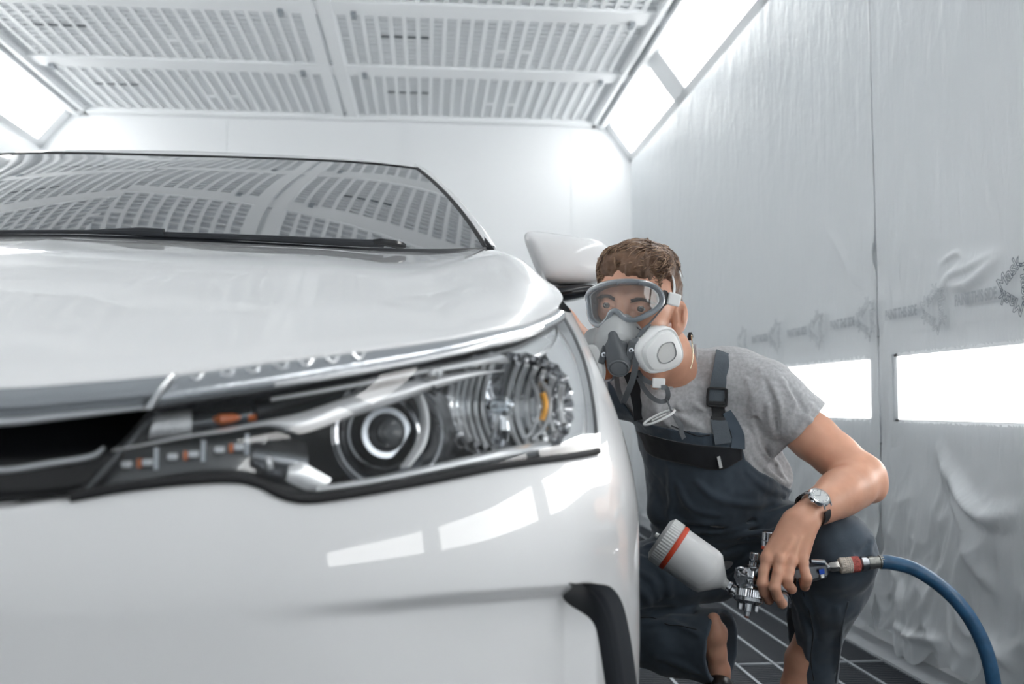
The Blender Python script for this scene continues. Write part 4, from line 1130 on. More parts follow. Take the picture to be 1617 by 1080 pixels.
bibpoly = [(985, 628), (1004, 664), (1020, 669), (1073, 681), (1121, 685), (1150, 690), (1172, 700), (1174, 712), (1177, 726), (1205, 748), (1237, 764), (1252, 775), (1260, 850), (980, 860)]
bib.custom(poly_sdf(bibpoly, 1.85), .004, '&')
of = Field()
of.custom(lambda p: np.maximum(sf(p)-.0050, poly_sdf([(960, 600), (1004, 664), (1020, 669), (1073, 681), (1121, 685), (1150, 690), (1172, 700), (1174, 712), (1177, 726), (1205, 748), (1237, 764), (1254, 776), (1260, 870), (960, 880)], 1.85)(p)), .001, '+')
of.pts = [(P(1110, 760, 1.92), .17)]
of.ell(P(1135, 838, 2.0), [RT, UP, FW], (.140, .080, .125), .03)
of.chain([P(1045, 808, 1.93), P(1130, 822, 1.905), P(1215, 812, 1.93)], [.030, .032, .028], .025)
of.chain([P(1296, 925, 1.80), P(1282, 975, 1.845)], [.060, .047], .02)
of.chain([P(1180, 862, 1.985), P(1255, 856, 1.86), KL], [.088, .074, .066], .02)
of.cone(KL, P(1332, 885, 1.745), .066, .060, .01)
of.chain([KL, P(1308, 930, 1.80), P(1288, 1000, 1.86), P(1284, 1100, 1.90)], [.064, .064, .049, .045], .015)
of.cone(P(1335, 900, 1.80), P(1310, 950, 1.85), .050, .046, .03)
of.chain([P(1120, 885, 1.99), P(1060, 902, 1.95), P(985, 920, 1.93)], [.085, .072, .070], .02)
A_, E_ = P(1062, 1012, 1.925), P(1140, 1022, 1.868); ua = nrm(E_-A_)
of.chain([P(985, 940, 1.95), P(995, 1000, 1.975), A_, E_+ua*.03], [.066, .060, .066, .076], .02)
nc_ = nrm(ua+BK*.12)
def hem_cut(p):
    q = p-E_; t = q@nc_; r_ = np.sqrt(np.maximum((q**2).sum(1)-(q@ua)**2, 0)); return np.maximum(np.maximum(-t, t-.13), r_-.088)
of.custom(hem_cut, .002, '-', E_+ua*.06, .13)
of.cone(A_+ua*.055, E_+ua*.06, .058, .071, .003, '-')
# left hem rides up in front of the shin
of.custom(poly_sdf([(1190, 980), (1234, 992), (1243, 1008), (1254, 1040), (1266, 1090), (1270, 1200), (1190, 1200)], 1.85), .003, '-')
F_ = [([(1250, 850), (1180, 852), (1100, 862), (1045, 880)], .008), ([(1230, 838), (1160, 845), (1090, 850), (1020, 862)], .007), ([(1240, 868), (1190, 880), (1150, 905)], .007),
      ([(1255, 800), (1200, 818), (1130, 828), (1060, 822)], .006), ([(1030, 830), (1080, 838), (1140, 838), (1200, 826)], .006),
      ([(1012, 880), (1040, 895), (1055, 915), (1058, 940)], .007), ([(1012, 905), (1030, 918), (1040, 945)], .006), ([(1010, 930), (1022, 945), (1026, 960)], .006),
      ([(1322, 960), (1325, 1000), (1320, 1060)], .006), ([(1252, 940), (1272, 985), (1275, 1040)], .006), ([(1370, 868), (1352, 880), (1330, 884)], .006), ([(1378, 850), (1370, 872), (1380, 884)], .006),
      ([(1020, 985), (1060, 985), (1105, 1002)], .006), ([(1060, 740), (1062, 790), (1054, 812)], .006), ([(1100, 760), (1130, 785), (1180, 795), (1230, 790)], .006), ([(1070, 760), (1090, 800), (1130, 812)], .006),
      ([(1180, 745), (1205, 768), (1240, 782)], .005), ([(1040, 1040), (1080, 1050), (1108, 1065)], .005)]
for pts, r in F_: of.fold(pts, r)
for pts, r in [([(1240, 858), (1170, 862), (1100, 874)], .005), ([(1040, 830), (1110, 833), (1190, 822)], .004), ([(1372, 858), (1362, 872), (1352, 876)], .006), ([(1012, 965), (1050, 964), (1095, 966)], .006), ([(1262, 920), (1282, 960), (1290, 1010)], .003)]: of.fold(pts, r, op='-')
of.commit()
of.custom(lambda p, d: .0020*vnoise(p*[30, 26, 30]+9)+.0010*vnoise(p*[70, 50, 60]), 0, 'D')
over = field_obj('bib_overalls', of, .0026, M_over, person, 1, *[a+b_ for a, b_ in zip(of.bounds(), (np.array([-.02, -.02, -.02]), np.array([.02, .02, .02])))])
# ------------------------------------------------------------------ shoes, straps and details of the clothes
def ribbon(pts, w, nrml, th=.0016):
    """flat band along pts, nrml = outward normal(s), w its width"""
    pts = np.asarray(pts, float); n = len(pts); N_ = np.broadcast_to(np.asarray(nrml, float), pts.shape); T = np.gradient(pts, axis=0); T /= np.linalg.norm(T, axis=1)[:, None]+1e-9
    S_ = np.cross(T, N_); S_ /= np.linalg.norm(S_, axis=1)[:, None]+1e-9; N2 = np.cross(S_, T); w = np.broadcast_to(np.asarray(w, float), (n,))[:, None]
    R = np.stack([pts-S_*w/2-N2*th/2, pts+S_*w/2-N2*th/2, pts+S_*w/2+N2*th/2, pts-S_*w/2+N2*th/2], 1); b = MB(); b.grid(R, wrap=True)
    b.f += [(0, 1, 2, 3), tuple((n-1)*4+j for j in (3, 2, 1, 0))]; b.mi += [0, 0]; return b
def on(fd, pix, off, n=40, d0=1.35, d1=2.2): return spline([fd.hit(x, y, d0, d1, off) for x, y in pix], n)
shell = Field(); shell.custom(lambda p: np.minimum(sf(p), of(p)), .001, '+')
# shoulder strap, buckle and clip
bk = nrm(BK+UP*.15)
b = ribbon(on(sf, [(1142, 556), (1141, 562), (1139, 575), (1135, 598), (1131, 620), (1131, 634)], .004), PX(25), bk, .0025); b.build('shoulder_strap', M_strap, over, smooth=30)
def frame(c, ax, ay, w, h, r, name, m, par, az=None):
    az = np.cross(ax, ay) if az is None else az; b = MB(); k = [(-w, -h), (-w*.8, -h*1.08), (w*.8, -h*1.08), (w, -h), (w*1.04, 0), (w, h), (w*.8, h*1.08), (-w*.8, h*1.08), (-w, h), (-w*1.04, 0), (-w, -h)]
    b.tube([c+x*ax+y*ay for x, y in k], r, 8, ref=az, cap=False); return b.build(name, m, par, smooth=50)
bc_ = sf.hit(1131, 627, off=.008); sx = nrm(RT-UP*.05); sy = nrm(UP+RT*.06)
frame(bc_, sx, sy, PX(14.5), PX(13), .0026, 'buckle', M_rubber, over)
b = MB(); b.obox(bc_-sy*PX(9), sx, sy, BK, PX(13), PX(3), .0022); b.build('buckle_bar', M_rubber, over, bevel=.001)
b = ribbon(on(sf, [(1133, 640), (1134, 652), (1135, 664)], .005, 12), PX(20), bk, .004); b.build('strap_clip', M_rubber, over)
b = ribbon(on(sf, [(1121, 659), (1136, 661), (1148, 660)], .007, 12), PX(5), bk, .003); b.build('strap_clip', M_rubber, over)
b = ribbon(on(shell, [(1134, 662), (1137, 678), (1141, 700)], .006, 14), PX(26), bk, .003); b.build('bib_tab', M_strap, over)
b = ribbon(on(shell, [(1146, 650), (1156, 668), (1164, 688), (1164, 708)], .007, 20), np.interp(np.linspace(0, 1, 20), [0, .3, 1], [PX(14), PX(17), PX(22)]), bk, .003); b.build('strap_end', M_over, over)
b = ribbon(on(sf, [(990, 578), (1000, 600), (1006, 620), (1010, 640), (1012, 662)], .004), PX(24), bk, .0025); b.build('shoulder_strap', M_overblk, over)
# black chest pocket, its zip pull, hem seams
T = on(shell, [(1004, 680), (1040, 691), (1100, 702), (1152, 706), (1170, 707)], .0035, 50); Bm = on(shell, [(1012, 690), (1024, 716), (1086, 733), (1136, 741), (1171, 724)], .0035, 50)
G = []
for t in np.linspace(0, 1, 12):
    row = []
    for i in range(50):
        q = T[i]*(1-t)+Bm[i]*t; x, y, _ = proj(q); row.append(shell.hit(x, y, off=.0035))
    G.append(row)
b = MB(); b.grid(G); b.build('chest_pocket', M_overblk, over, smooth=180, solid=.003)
b = ribbon(on(shell, [(1133, 720), (1137, 738)], .008, 6), PX(5), bk, .002); b.build('pocket_tag', mat('pale_tag', (.6, .62, .63), .6), over)
for pts in ([(1268, 935), (1278, 968), (1284, 1000), (1280, 1040), (1285, 1075)], [(1012, 975), (1030, 975), (1055, 986), (1075, 988), (1100, 994)], [(1060, 672), (1100, 688), (1121, 687)]):
    b = MB(); b.tube(on(shell, pts, .0005, 40), .0012, 6); b.build('seam', M_overblk, over)
b = MB(); b.tube(on(shell, [(1340, 950), (1331, 985), (1326, 1030), (1320, 1078)], .0, 40), .0018, 6); b.build('seam', M_strap, over)
# shirt: collar band and hems
q = []
for px_, py_ in [(1098, 545), (1100, 560), (1097, 577), (1088, 592), (1074, 604), (1056, 612), (1038, 612), (1020, 604), (1008, 592)]: q.append(sf.hit(px_, py_, off=.0))
b = MB(); b.tube(spline(q, 60), .0030, 8); b.build('collar', M_shirt, shirt)
# shoes
M_shoe = mat('black_leather', (.010, .010, .011), .35)
def shoe(heel, toe, up, hgt, name):
    f_ = Field(); ax = nrm(toe-heel); sd = nrm(np.cross(ax, up)); u_ = np.cross(sd, ax)
    f_.ell(heel+ax*.03+u_*.02, [ax, sd, u_], (.045, .034, .050), .02); f_.ell(heel+ax*.13+u_*-.002, [ax, sd, u_], (.10, .044, .036), .03); f_.ell(heel+ax*.21-u_*.006, [ax, sd, u_], (.055, .045, .030), .02)
    o = field_obj('shoe', f_, .003, M_shoe, person)
    b = MB(); L = np.linspace(-.02, .265, 24); wd = .040*np.sqrt(np.clip(1-((L-.12)/.155)**4, .02, 1))
    R = [[heel+ax*l-sd*w_-u_*.032, heel+ax*l+sd*w_-u_*.032, heel+ax*l+sd*w_-u_*.020, heel+ax*l-sd*w_-u_*.020] for l, w_ in zip(L, wd)]; b.grid(R, wrap=True); b.f += [(0, 1, 2, 3), tuple(23*4+j for j in (3, 2, 1, 0))]; b.mi += [0, 0]
    b.build('sole', M_rubber, o, bevel=.002); return o
hl_R = P(1139, 1092, 1.885); shoe(hl_R, np.array([hl_R[0]-.06, hl_R[1]-.13, .04]), UP, 0, 'shoe')
hl_L = P(1258, 1112, 1.90); shoe(hl_L, np.array([hl_L[0]-.05, hl_L[1]-.20, .045]), UP, 0, 'shoe')
# ------------------------------------------------------------------ goggles
M_gfr = mat('translucent_grey_vinyl', (.20, .23, .26), .22, trans=.25, coat=.6)
M_gsk = mat('dark_grey_vinyl', (.10, .115, .135), .35, coat=.2)
M_glens = thin_glass('goggle_lens', (.93, .95, .96), 1.25, 1.5, .04)
M_whitep = mat('white_plastic', (.74, .755, .76), .35)
M_elas = mat('white_elastic', (.66, .68, .69), .8)
gog = empty('safety_goggles', H(0, 0, .12), 'clear safety goggles with grey frame over the crouching man\'s eyes', 'goggles')
gz = lambda x, y: .128-7.0*x*x-.3*(y-.0)**2
GO = [(929, 480), (928, 466), (938, 455), (956, 448), (979, 444.5), (1008, 445), (1030, 450.5), (1043, 462), (1046, 476), (1037, 488), (1021, 498), (1003, 505), (987, 503), (975, 492), (966, 492), (959, 504), (950, 513), (940, 512), (932, 502), (929, 480)]
go = spline([Hray(x, y, gz) for x, y in GO], 130)
b = MB(); b.tube(go, .0048, 10, cap=False); fr_ = b.build('goggle_frame', M_gfr, gog, smooth=180)
gc = go.mean(0)
def inset_curve(c, k, dz): return c+(gc-c)*k-hz*dz
# skirt from the frame back to the face
sk = [go, inset_curve(go, .04, .012), inset_curve(go, .10, .024)]
skl = []
for i in range(130):
    p = inset_curve(go, .12, .0)[i]; ts = np.arange(.0, .09, .002); q = p[None]-hz*ts[:, None]; v = body_f(q); k = int(np.argmax(v < .001)) if (v < .001).any() else int(v.argmin()); skl.append(q[min(k, 30)])
b = MB(); b.grid([go, go*.5+inset_curve(go, .09, .012)*.5, inset_curve(go, .10, .014), np.array(skl)]); b.build('face_seal', M_gsk, gog, smooth=180, solid=.0016)
b = MB(); b.tube(inset_curve(go, .085, .001), .0022, 8, cap=False); b.build('lens_rim', M_gfr, gog, smooth=180)
# lens
NL = 26; rows = [gc+(go-gc)*.93*t for t in np.linspace(.02, 1, NL)]; L_ = []
for r in rows:
    l = Hl(r); l[:, 2] = gz(l[:, 0], l[:, 1])-.0005; L_.append(HC+l@HM)
b = MB(); b.grid(L_, wrap=False); b.build('goggle_lens', M_glens, gog, smooth=180)
for x, y in ((976, 447), (1010, 447)):
    c = Hray(x, y, gz); b = MB(); b.obox(c+hz*.001, hx, hy, hz, .0016, .0035, .004); b.build('frame_notch', M_gsk, gog, bevel=.001)
# side clip and strap
cc = Hray(1050, 471, lambda x, y: .078+0*x)
b = MB(); b.lathe(cc-hx*.004, nrm(hx*.9+hz*.45), [(-.004, .001), (-.004, .0125), (.003, .0145), (.006, .012), (.0065, .001)], 28); b.build('strap_pivot', M_rubber, gog)
c2 = P(1064, 473, proj(cc)[2]+.004); e1 = nrm(hx*.75-hz*.5-hy*.12); e3 = nrm(np.cross(e1, hy)); e3 = e3 if e3@BK > 0 else -e3; e2 = np.cross(e3, e1)
b = MB(); b.obox(c2, e1, e2, e3, .0125, .0115, .0035); b.build('strap_buckle', M_whitep, gog, bevel=.003)
head_s = Field(); head_s.custom(lambda p: np.minimum(body_f(p), hf_(p)), .001, '+')
q = [c2+e3*.004+e2*.006, P(1064, 459, 1.78), P(1062, 446, 1.785), P(1062, 436, 1.80)]
dz_ = proj(c2)[2]; q = [P(1064, 464, dz_), P(1065, 454, dz_+.006), P(1064, 444, dz_+.018), P(1062, 436, dz_+.036)]
b = ribbon(spline(q, 24), PX(5.5), nrm(BK*.5+RT*.9+UP*.3), .002); b.build('strap', M_elas, gog)
q = spline([H(.066, .062, -.040), H(.064, .072, -.055), H(.056, .083, -.080), H(0, .090, -.121), H(-.060, .085, -.075), H(-.078, .050, -.02), H(-.083, .012, .03), H(-.078, .008, .075)], 60)
b = ribbon(q, .010, [nrm(p-H(0, .03, -.016)) for p in q], .002); b.build('strap', M_elas, gog)
# ------------------------------------------------------------------ respirator
M_sil = mat('grey_silicone', (.40, .415, .42), .42, coat=.15)
M_rdark = mat('dark_grey_rubber', (.085, .095, .105), .38)
M_rmid = mat('mid_grey_rubber', (.13, .142, .155), .4)
M_pad = mat('filter_pad', (.60, .61, .605), .9, bump=(900, .6, .001, 2))
M_brown = mat('brown_cartridge', (.36, .115, .045), .45)
res = empty('respirator', H(0, -.06, .13), 'grey half-mask respirator with white filter cartridge on the crouching man\'s face', 'respirator')
rf = Field()
rf.cone(H(.000, -.018, .112), H(0, -.056, .128), .008, .025, .02); rf.ell(H(0, -.062, .098), HM, (.040, .040, .040), .03)
for s_ in (-1, 1): rf.cone(H(s_*.008, -.026, .106), H(s_*.040, -.064, .080), .009, .018, .02); rf.cone(H(s_*.034, -.070, .090), H(s_*.052, -.062, .088), .016, .015, .012)
rf.ell(H(0, -.094, .090), HM, (.030, .018, .032), .02)
rf.custom(lambda p: body_f(p)-.002, .004, '-')
rf.box(H(0, -.04, .0), HM, (.2, .2, .05), .01, .004, '-')
rf.box(H(0, .070, .10), HM, (.2, .083, .2), .01, .004, '-')
rfo = field_obj('face_piece', rf, .0020, M_sil, res, 1)
vf = Field(); vc = Hray(977, 582, lambda x, y: .158+0*x)
P1 = Hray(968, 530, lambda x, y: .150+0*x); vdir = nrm(BK*.75-UP*.60-RT*.12)
va = np.cross(vdir, RT); va = nrm(va); vb = np.cross(vdir, va)
vf.cone(P1, vc-vdir*.012, .009, .0175, .012); vf.cone(Hray(985, 547, lambda x, y: .140+0*x), vc-vdir*.012, .009, .0165, .012); vf.cone(Hray(962, 545, lambda x, y: .142+0*x), vc-vdir*.012, .009, .0165, .012)
vf.cone(vc-vdir*.020, vc-vdir*.002, .0185, .0175, .004); vf.plane(vc-vdir*.001, vdir, .002)
vfo = field_obj('valve_cover', vf, .0016, M_rdark, res, 1)
b = MB(); b.lathe(vc, vdir, [(-.004, .0185), (.001, .0182), (.0015, .0165), (-.001, .0158), (-.001, .0150), (.0005, .0146), (.0012, .010), (.0014, .0005)], 40); b.build('exhale_valve', M_rmid, vfo, smooth=30)
# right-hand cartridge (towards the picture's right)
KP = [(1036, 519), (1046, 516), (1056, 516), (1064, 521), (1070, 532), (1076, 547), (1077.5, 562), (1074, 572), (1065, 580), (1050, 586), (1036, 589), (1025, 589), (1018, 584), (1012, 575), (1008, 563), (1007, 555), (1011, 544), (1022, 532)]
kc = P(1044, 553, 1.665); kn_ = nrm(BK*.80+RT*.52-UP*.22); kx = nrm(np.cross([0, 0, 1.0], kn_)*1.0); kx = kx if kx@RT > 0 else -kx; ky = np.cross(kn_, kx); ky = ky if ky@UP > 0 else -ky
def onpl(x, y, c, n):
    d_ = P(x, y, 1)-CAM; t = ((c-CAM)@n)/(d_@n); return CAM+t*d_
kp = spline([onpl(x, y, kc, kn_) for x, y in KP+KP[:1]], 72)[:-1]; kcen = kp.mean(0)
def shr(k, dz): return kcen+(kp-kcen)*k+kn_*dz
car_k = MB(); car_k.grid([shr(.80, -.030), shr(.90, -.028), shr(.96, -.012), shr(1.0, -.008), shr(1.0, .000), shr(.975, .004), shr(.93, .0055), shr(.88, .003), shr(.85, .0035), shr(.80, .0105), shr(.72, .012), shr(.3, .0125), shr(.001, .0125)], wrap=True)
ck = car_k.build('filter_cartridge', M_whitep, res, smooth=40)
PC = [(1040, 552), (1045, 545), (1054, 541), (1062, 541), (1066, 550), (1067, 560), (1063, 567), (1052, 573), (1043, 572), (1038, 562)]
pc = spline([onpl(x, y, kc+kn_*.0128, kn_) for x, y in PC+PC[:1]], 48)[:-1]; pm = pc.mean(0)
b = MB(); b.grid([pm+(pc-pm)*k+kn_*d_ for k, d_ in ((1.06, -.001), (1.05, .0012), (.99, .0012), (.97, -.0002), (.6, .0003), (.001, .0006))], wrap=True); b.build('filter_pad', M_pad, ck, smooth=30)
b = MB(); b.tube(np.vstack([pc, pc[:1]])+kn_*.0008, .0008, 6, cap=False); b.build('pad_rim', M_rmid, ck)
b = MB(); b.tube([H(.048, -.063, .088), kcen-kn_*.022], [.016, .018], 20); b.build('cartridge_mount', M_rdark, res)
# far cartridge, seen nearly edge-on
fc = P(945, 573, 1.72); fn_ = nrm(-RT*.86+BK*.36-UP*.10)
fx = nrm(np.cross(fn_, UP)); fy = nrm(np.cross(fx, fn_)); fy = fy if fy@UP > 0 else -fy
th = np.linspace(0, 2*PI, 48, endpoint=False); se = (np.abs(np.cos(th))**3+np.abs(np.sin(th))**3)**(-1/3)
def fr2(k, dz): return fc+fn_*dz+(np.cos(th)*se*.034*k)[:, None]*fx+(np.sin(th)*se*.034*k)[:, None]*fy
b = MB(); b.grid([fr2(.5, -.014), fr2(.92, -.014), fr2(.95, .006), fr2(.001, .006)], wrap=True); fk = b.build('filter_cartridge', M_brown, res, smooth=30); fk['label'] = 'brown filter cartridge seen edge-on'
b = MB(); b.grid([fr2(.95, -.015), fr2(1.03, -.015), fr2(1.03, -.010), fr2(.95, -.010)], wrap=True); b.build('cartridge_ring', M_satin, fk)
b = MB(); b.grid([fr2(.96, .004), fr2(1.03, .005), fr2(1.02, .012), fr2(.6, .014), fr2(.001, .014)], wrap=True); b.build('filter_cover', M_whitep, fk)
b = MB(); b.tube([H(-.048, -.063, .088), fc-fn_*.012], [.015, .016], 16); b.build('cartridge_mount', M_rdark, res)
# harness: side bosses, buckles, cords and hanging straps
for (x, y, d_, w_, h_) in ((996, 553, 1.652, 6, 14), (953, 560, 1.672, 5, 14)):
    b = MB(); c = P(x, y, d_); a2 = nrm(UP*.9+RT*.25); b.obox(c, nrm(np.cross(a2, BK)), a2, BK, PX(w_), PX(h_), .005); bo = b.build('strap_boss', M_rdark, res, bevel=.003)
    b = MB(); b.lathe(c+BK*.005, BK, [(0, .0045), (.002, .0045), (.0025, .002), (.001, .001)], 18); b.build('boss_rivet', M_satin, bo)
b = MB(); b.tube(spline([P(1050, 482, 1.745), P(1040, 494, 1.70), P(1027, 509, 1.675), P(1014, 522, 1.66), P(1003, 535, 1.655)], 30), .0016, 6); b.build('harness_cord', M_rdark, res)
b = MB(); b.tube(spline([P(999, 508, 1.70), P(1005, 516, 1.69), P(1014, 522, 1.68), P(1030, 524, 1.70)], 20), .0011, 6); b.build('harness_cord', M_rdark, res)
tt = np.linspace(0, 1, 60)
for k in (0, 1):
    q = spline([P(1025, 513, 1.672), P(1016, 521, 1.66), P(1008, 531, 1.655)], 60)+np.array([np.cos(tt*22*PI+k*PI)]).T*RT*.0028+np.array([np.sin(tt*22*PI+k*PI)]).T*BK*.0028
    b = MB(); b.tube(q, .0017, 5); b.build('harness_cord', M_rmid, res)
def strapline(pts, w_, name='harness_strap', m=M_rmid, th=.0018, n=50, nr=BK):
    b = ribbon(spline([P(*c) for c in pts], n), w_, nr, th); return b.build(name, m, res, smooth=40)
strapline([(1003, 534, 1.650), (1005, 552, 1.648), (1003, 580, 1.655), (998, 602, 1.675), (990, 622, 1.70), (984, 636, 1.73)], PX(9))
strapline([(984, 636, 1.732), (977, 618, 1.745), (974, 600, 1.76), (973, 590, 1.77)], PX(8))
strapline([(1007, 586, 1.70), (1014, 596, 1.69), (1024, 603, 1.685), (1034, 606, 1.68)], PX(7))
strapline([(943, 527, 1.80), (941, 545, 1.77), (937, 575, 1.755)], PX(7))
b = MB(); b.obox(P(1040, 605, 1.672), nrm(RT-UP*.05), nrm(UP+RT*.05), BK, PX(9.5), PX(7.5), .0035); b.build('harness_clip', M_whitep, res, bevel=.002)
strapline([(1044, 612, 1.668), (1051, 612, 1.668), (1055, 622, 1.675), (1052, 632, 1.685), (1042, 634, 1.69), (1030, 628, 1.70), (1018, 615, 1.71), (1008, 596, 1.715)], PX(7))
strapline([(1053, 630, 1.682), (1058, 644, 1.690), (1062, 654, 1.70), (1068, 662, 1.705), (1075, 672, 1.715), (1076, 682, 1.72), (1080, 692, 1.728)], np.interp(np.linspace(0, 1, 50), [0, .4, .6, 1], [PX(2), PX(3), PX(8), PX(7)]), nr=nrm(BK+RT*.3))
rc = P(1041, 659, 1.695); ra = nrm(RT*.92+UP*.42); rb = nrm(np.cross(ra, nrm(UP*.9+BK*.45)));
th = np.linspace(0, 2*PI, 40); b = MB(); b.tube([rc+ra*PX(25)*math.cos(a)+nrm(BK*.8-UP*.25)*PX(11)*math.sin(a) for a in th], .0022, 8, cap=False); cr_ = b.build('cradle_clip', M_whitep, res, smooth=180)
b = MB(); b.tube([rc-ra*PX(12), rc+ra*PX(12)], .0035, 8, flat=(1, .5)); b.build('clip_bar', M_whitep, cr_)
# ------------------------------------------------------------------ necklace
chn = empty('necklace', P(1093, 560, 1.83), 'thin gold chain necklace at the crouching man\'s neck, under the shirt collar', 'necklace')
q = [body_f.hit(x, y, off=.001) for x, y in [(1092, 530), (1093, 545), (1094, 560), (1093, 572), (1090, 582)]]
q = spline(q, 46); M_gold = mat('pale_gold', (.85, .76, .58), .25, 1.0); b = MB()
for i in range(0, 46): b.lathe(q[i], [1, 0, 0], [(-.0014, .0002), (-.0009, .0011), (0, .0014), (.0009, .0011), (.0014, .0002)], 7)
b.build('chain', M_gold, chn); b = MB(); c = P(1090, 531, 1.86); b.tube([c-UP*.008, c, c+UP*.008], [.004, .006, .003], 8); b.build('cord_end', M_rubber, chn)
# ------------------------------------------------------------------ wristwatch
M_dial = mat('silver_dial', (.72, .73, .73), .3, .2)
wt = P(1283, 797, 1.64)
wat = empty('wristwatch', wt, 'steel wristwatch with pale dial and black strap on the crouching man\'s wrist', 'watch')
wa = nrm(P(1272, 814, 1.665)-P(1298, 797, 1.695)); wn = nrm(UP*.62+BK*.72-RT*.05); wn = nrm(wn-wa*(wn@wa)); wb = np.cross(wa, wn)
wc = P(1283, 804, 1.672)
ws = .0275
for nm, prof in (('watch_case', [(0, .001), (.0, .0178), (.002, .0192), (.006, .0192), (.0085, .0178), (.0090, .0160), (.0082, .0155)]),):
    b = MB(); b.lathe(wc+wn*.0265, wn, prof, 44); wcase = b.build(nm, M_chrome, wat, smooth=30)
b = MB(); b.lathe(wc+wn*.0345, wn, [(0, .0157), (.0002, .0001)], 44); b.build('dial', M_dial, wat)
b = MB(); b.lathe(wc+wn*.0358, wn, [(-.0008, .0158), (.0, .0156), (.0008, .012), (.0011, .0001)], 40); b.build('crystal', M_glass, wat, smooth=180)
for k in range(12):
    a = k*PI/6; d_ = wa*math.cos(a)+wb*math.sin(a); t_ = -wa*math.sin(a)+wb*math.cos(a); b = MB(); b.obox(wc+wn*.0349+d_*.0128, d_, t_, wn, .0016, .0004, .0002); b.build('hour_mark', M_satin, wat)
for a, l in ((.7, .009), (2.6, .012)):
    d_ = wa*math.cos(a)+wb*math.sin(a); t_ = np.cross(wn, d_); b = MB(); b.obox(wc+wn*.0352+d_*l/2, d_, t_, wn, l/2, .0005, .0002); b.build('watch_hand', M_satin, wat)
for s_ in (-1, 1):
    for k in (-1, 1):
        b = MB(); b.tube([wc+wn*.032+wb*s_*.015+wa*k*.0095, wc+wn*.026+wb*s_*.0215+wa*k*.0095], [.0026, .0018], 8); b.build('lug', M_chrome, wat)
th = np.linspace(math.radians(50), math.radians(310), 50); q = [wc+wn*.0285*math.cos(a)*1.0+wb*.0305*math.sin(a) for a in th]
b = ribbon(q, np.interp(np.linspace(0, 1, 50), [0, .5, 1], [.017, .014, .017]), [nrm(p-wc) for p in q], .0028); b.build('watch_strap', M_rubber, wat, smooth=50)
b = MB(); b.lathe(wc+wn*.031+wa*.0192, wa, [(0, .0022), (.003, .0024), (.0032, .001)], 12); b.build('crown', M_chrome, wat)
# ------------------------------------------------------------------ spray gun
M_cup = mat('white_cup', (.72, .735, .745), .38, trans=.12); M_cap = mat('frosted_cap', (.60, .62, .625), .4, trans=.15)
M_red = mat('red_ring', (.62, .07, .03), .4); M_gun = mat('polished_alloy', (.55, .57, .60), .16, 1.0); M_gund = mat('brushed_alloy', (.30, .315, .335), .28, 1.0)
M_blue = mat('blue_tag', (.015, .07, .42), .35)
gun = empty('spray_gun', P(1200, 910, 1.65), 'silver spray gun with white paint cup, held by the crouching man over his knee', 'spray gun')
A0, A1 = P(1060, 862, 1.690), P(1148, 925, 1.662); ax = nrm(A1-A0)          # cup axis, cap end to outlet
def ppm(p): return proj(p)[2]/1500
L = np.linalg.norm(A1-A0); r = 37*ppm(A0)
c0_ = P(1066, 866, 1.688)
b = MB(); b.lathe(c0_, ax, [(-.004, r*.99), (.0, r), (.064, r*1.0), (.074, r*.93), (.086, r*.62), (.098, r*.32), (.102, .0095), (.112, .0085)], 64); b.build('paint_cup', M_cup, gun, smooth=40)
b = MB(); b.lathe(c0_-ax*.006, ax, [(0, r*1.02), (.002, r*1.05), (.007, r*1.05), (.009, r*1.02)], 64); b.build('cup_ring', M_red, gun)
b = MB(); b.lathe(c0_-ax*.034, ax, [(0, .001), (.0, r*.80), (.002, r*.90), (.005, r*.98), (.006, r*1.05, .02), (.026, r*1.06, .02), (.028, r*1.0)], 96); cap_ = b.build('cup_lid', M_cap, gun, smooth=25)
b = MB(); b.tube([c0_-ax*.036+UP*.0-RT*.0, c0_-ax*.042], [.005, .004], 10); b.build('lid_valve', M_cap, cap_)
oc = c0_+ax*.110
b = MB(); b.lathe(oc, ax, [(-.002, .0105), (.004, .0115), (.006, .0095), (.024, .0105), (.026, .012), (.030, .012)], 28); b.build('cup_connector', M_gun, gun)
# head: barrel pointing down with ribbed air cap
hd0 = P(1185, 915, 1.645); dn = nrm(P(1180, 975, 1.625)-P(1187, 905, 1.645))
hc = P(1184, 926, 1.640)
b = MB(); b.lathe(hc, dn, [(-.030, .013), (-.022, .017), (-.010, .018), (-.004, .015), (.000, .020), (.004, .0225)], 32); b.build('gun_head', M_gun, gun)
b = MB(); b.lathe(hc+dn*.006, dn, [(0, .019), (.0, .0232, .06), (.012, .0236, .06), (.013, .022), (.014, .025), (.019, .0245), (.023, .019), (.024, .006)], 72); b.build('air_cap', M_gun, gun, smooth=25)
for s_ in (-1, 1):
    sdv = nrm(np.cross(dn, BK)); b = MB(); b.obox(hc+dn*.034+sdv*s_*.014, sdv, dn, BK, .0035, .006, .006); b.build('cap_horn', M_gund, gun, bevel=.0015)
b = MB(); b.lathe(hc+dn*.026, dn, [(0, .008), (.016, .007), (.017, .0055), (.024, .0045), (.0245, .001)], 20); b.build('nozzle', M_gun, gun)
b = MB(); b.lathe(hc+dn*.048, dn, [(0, .0036), (.005, .0036), (.0052, .001)], 14); b.build('nozzle_tip', mat('rusty_tip', (.16, .06, .04), .5, .4), gun)
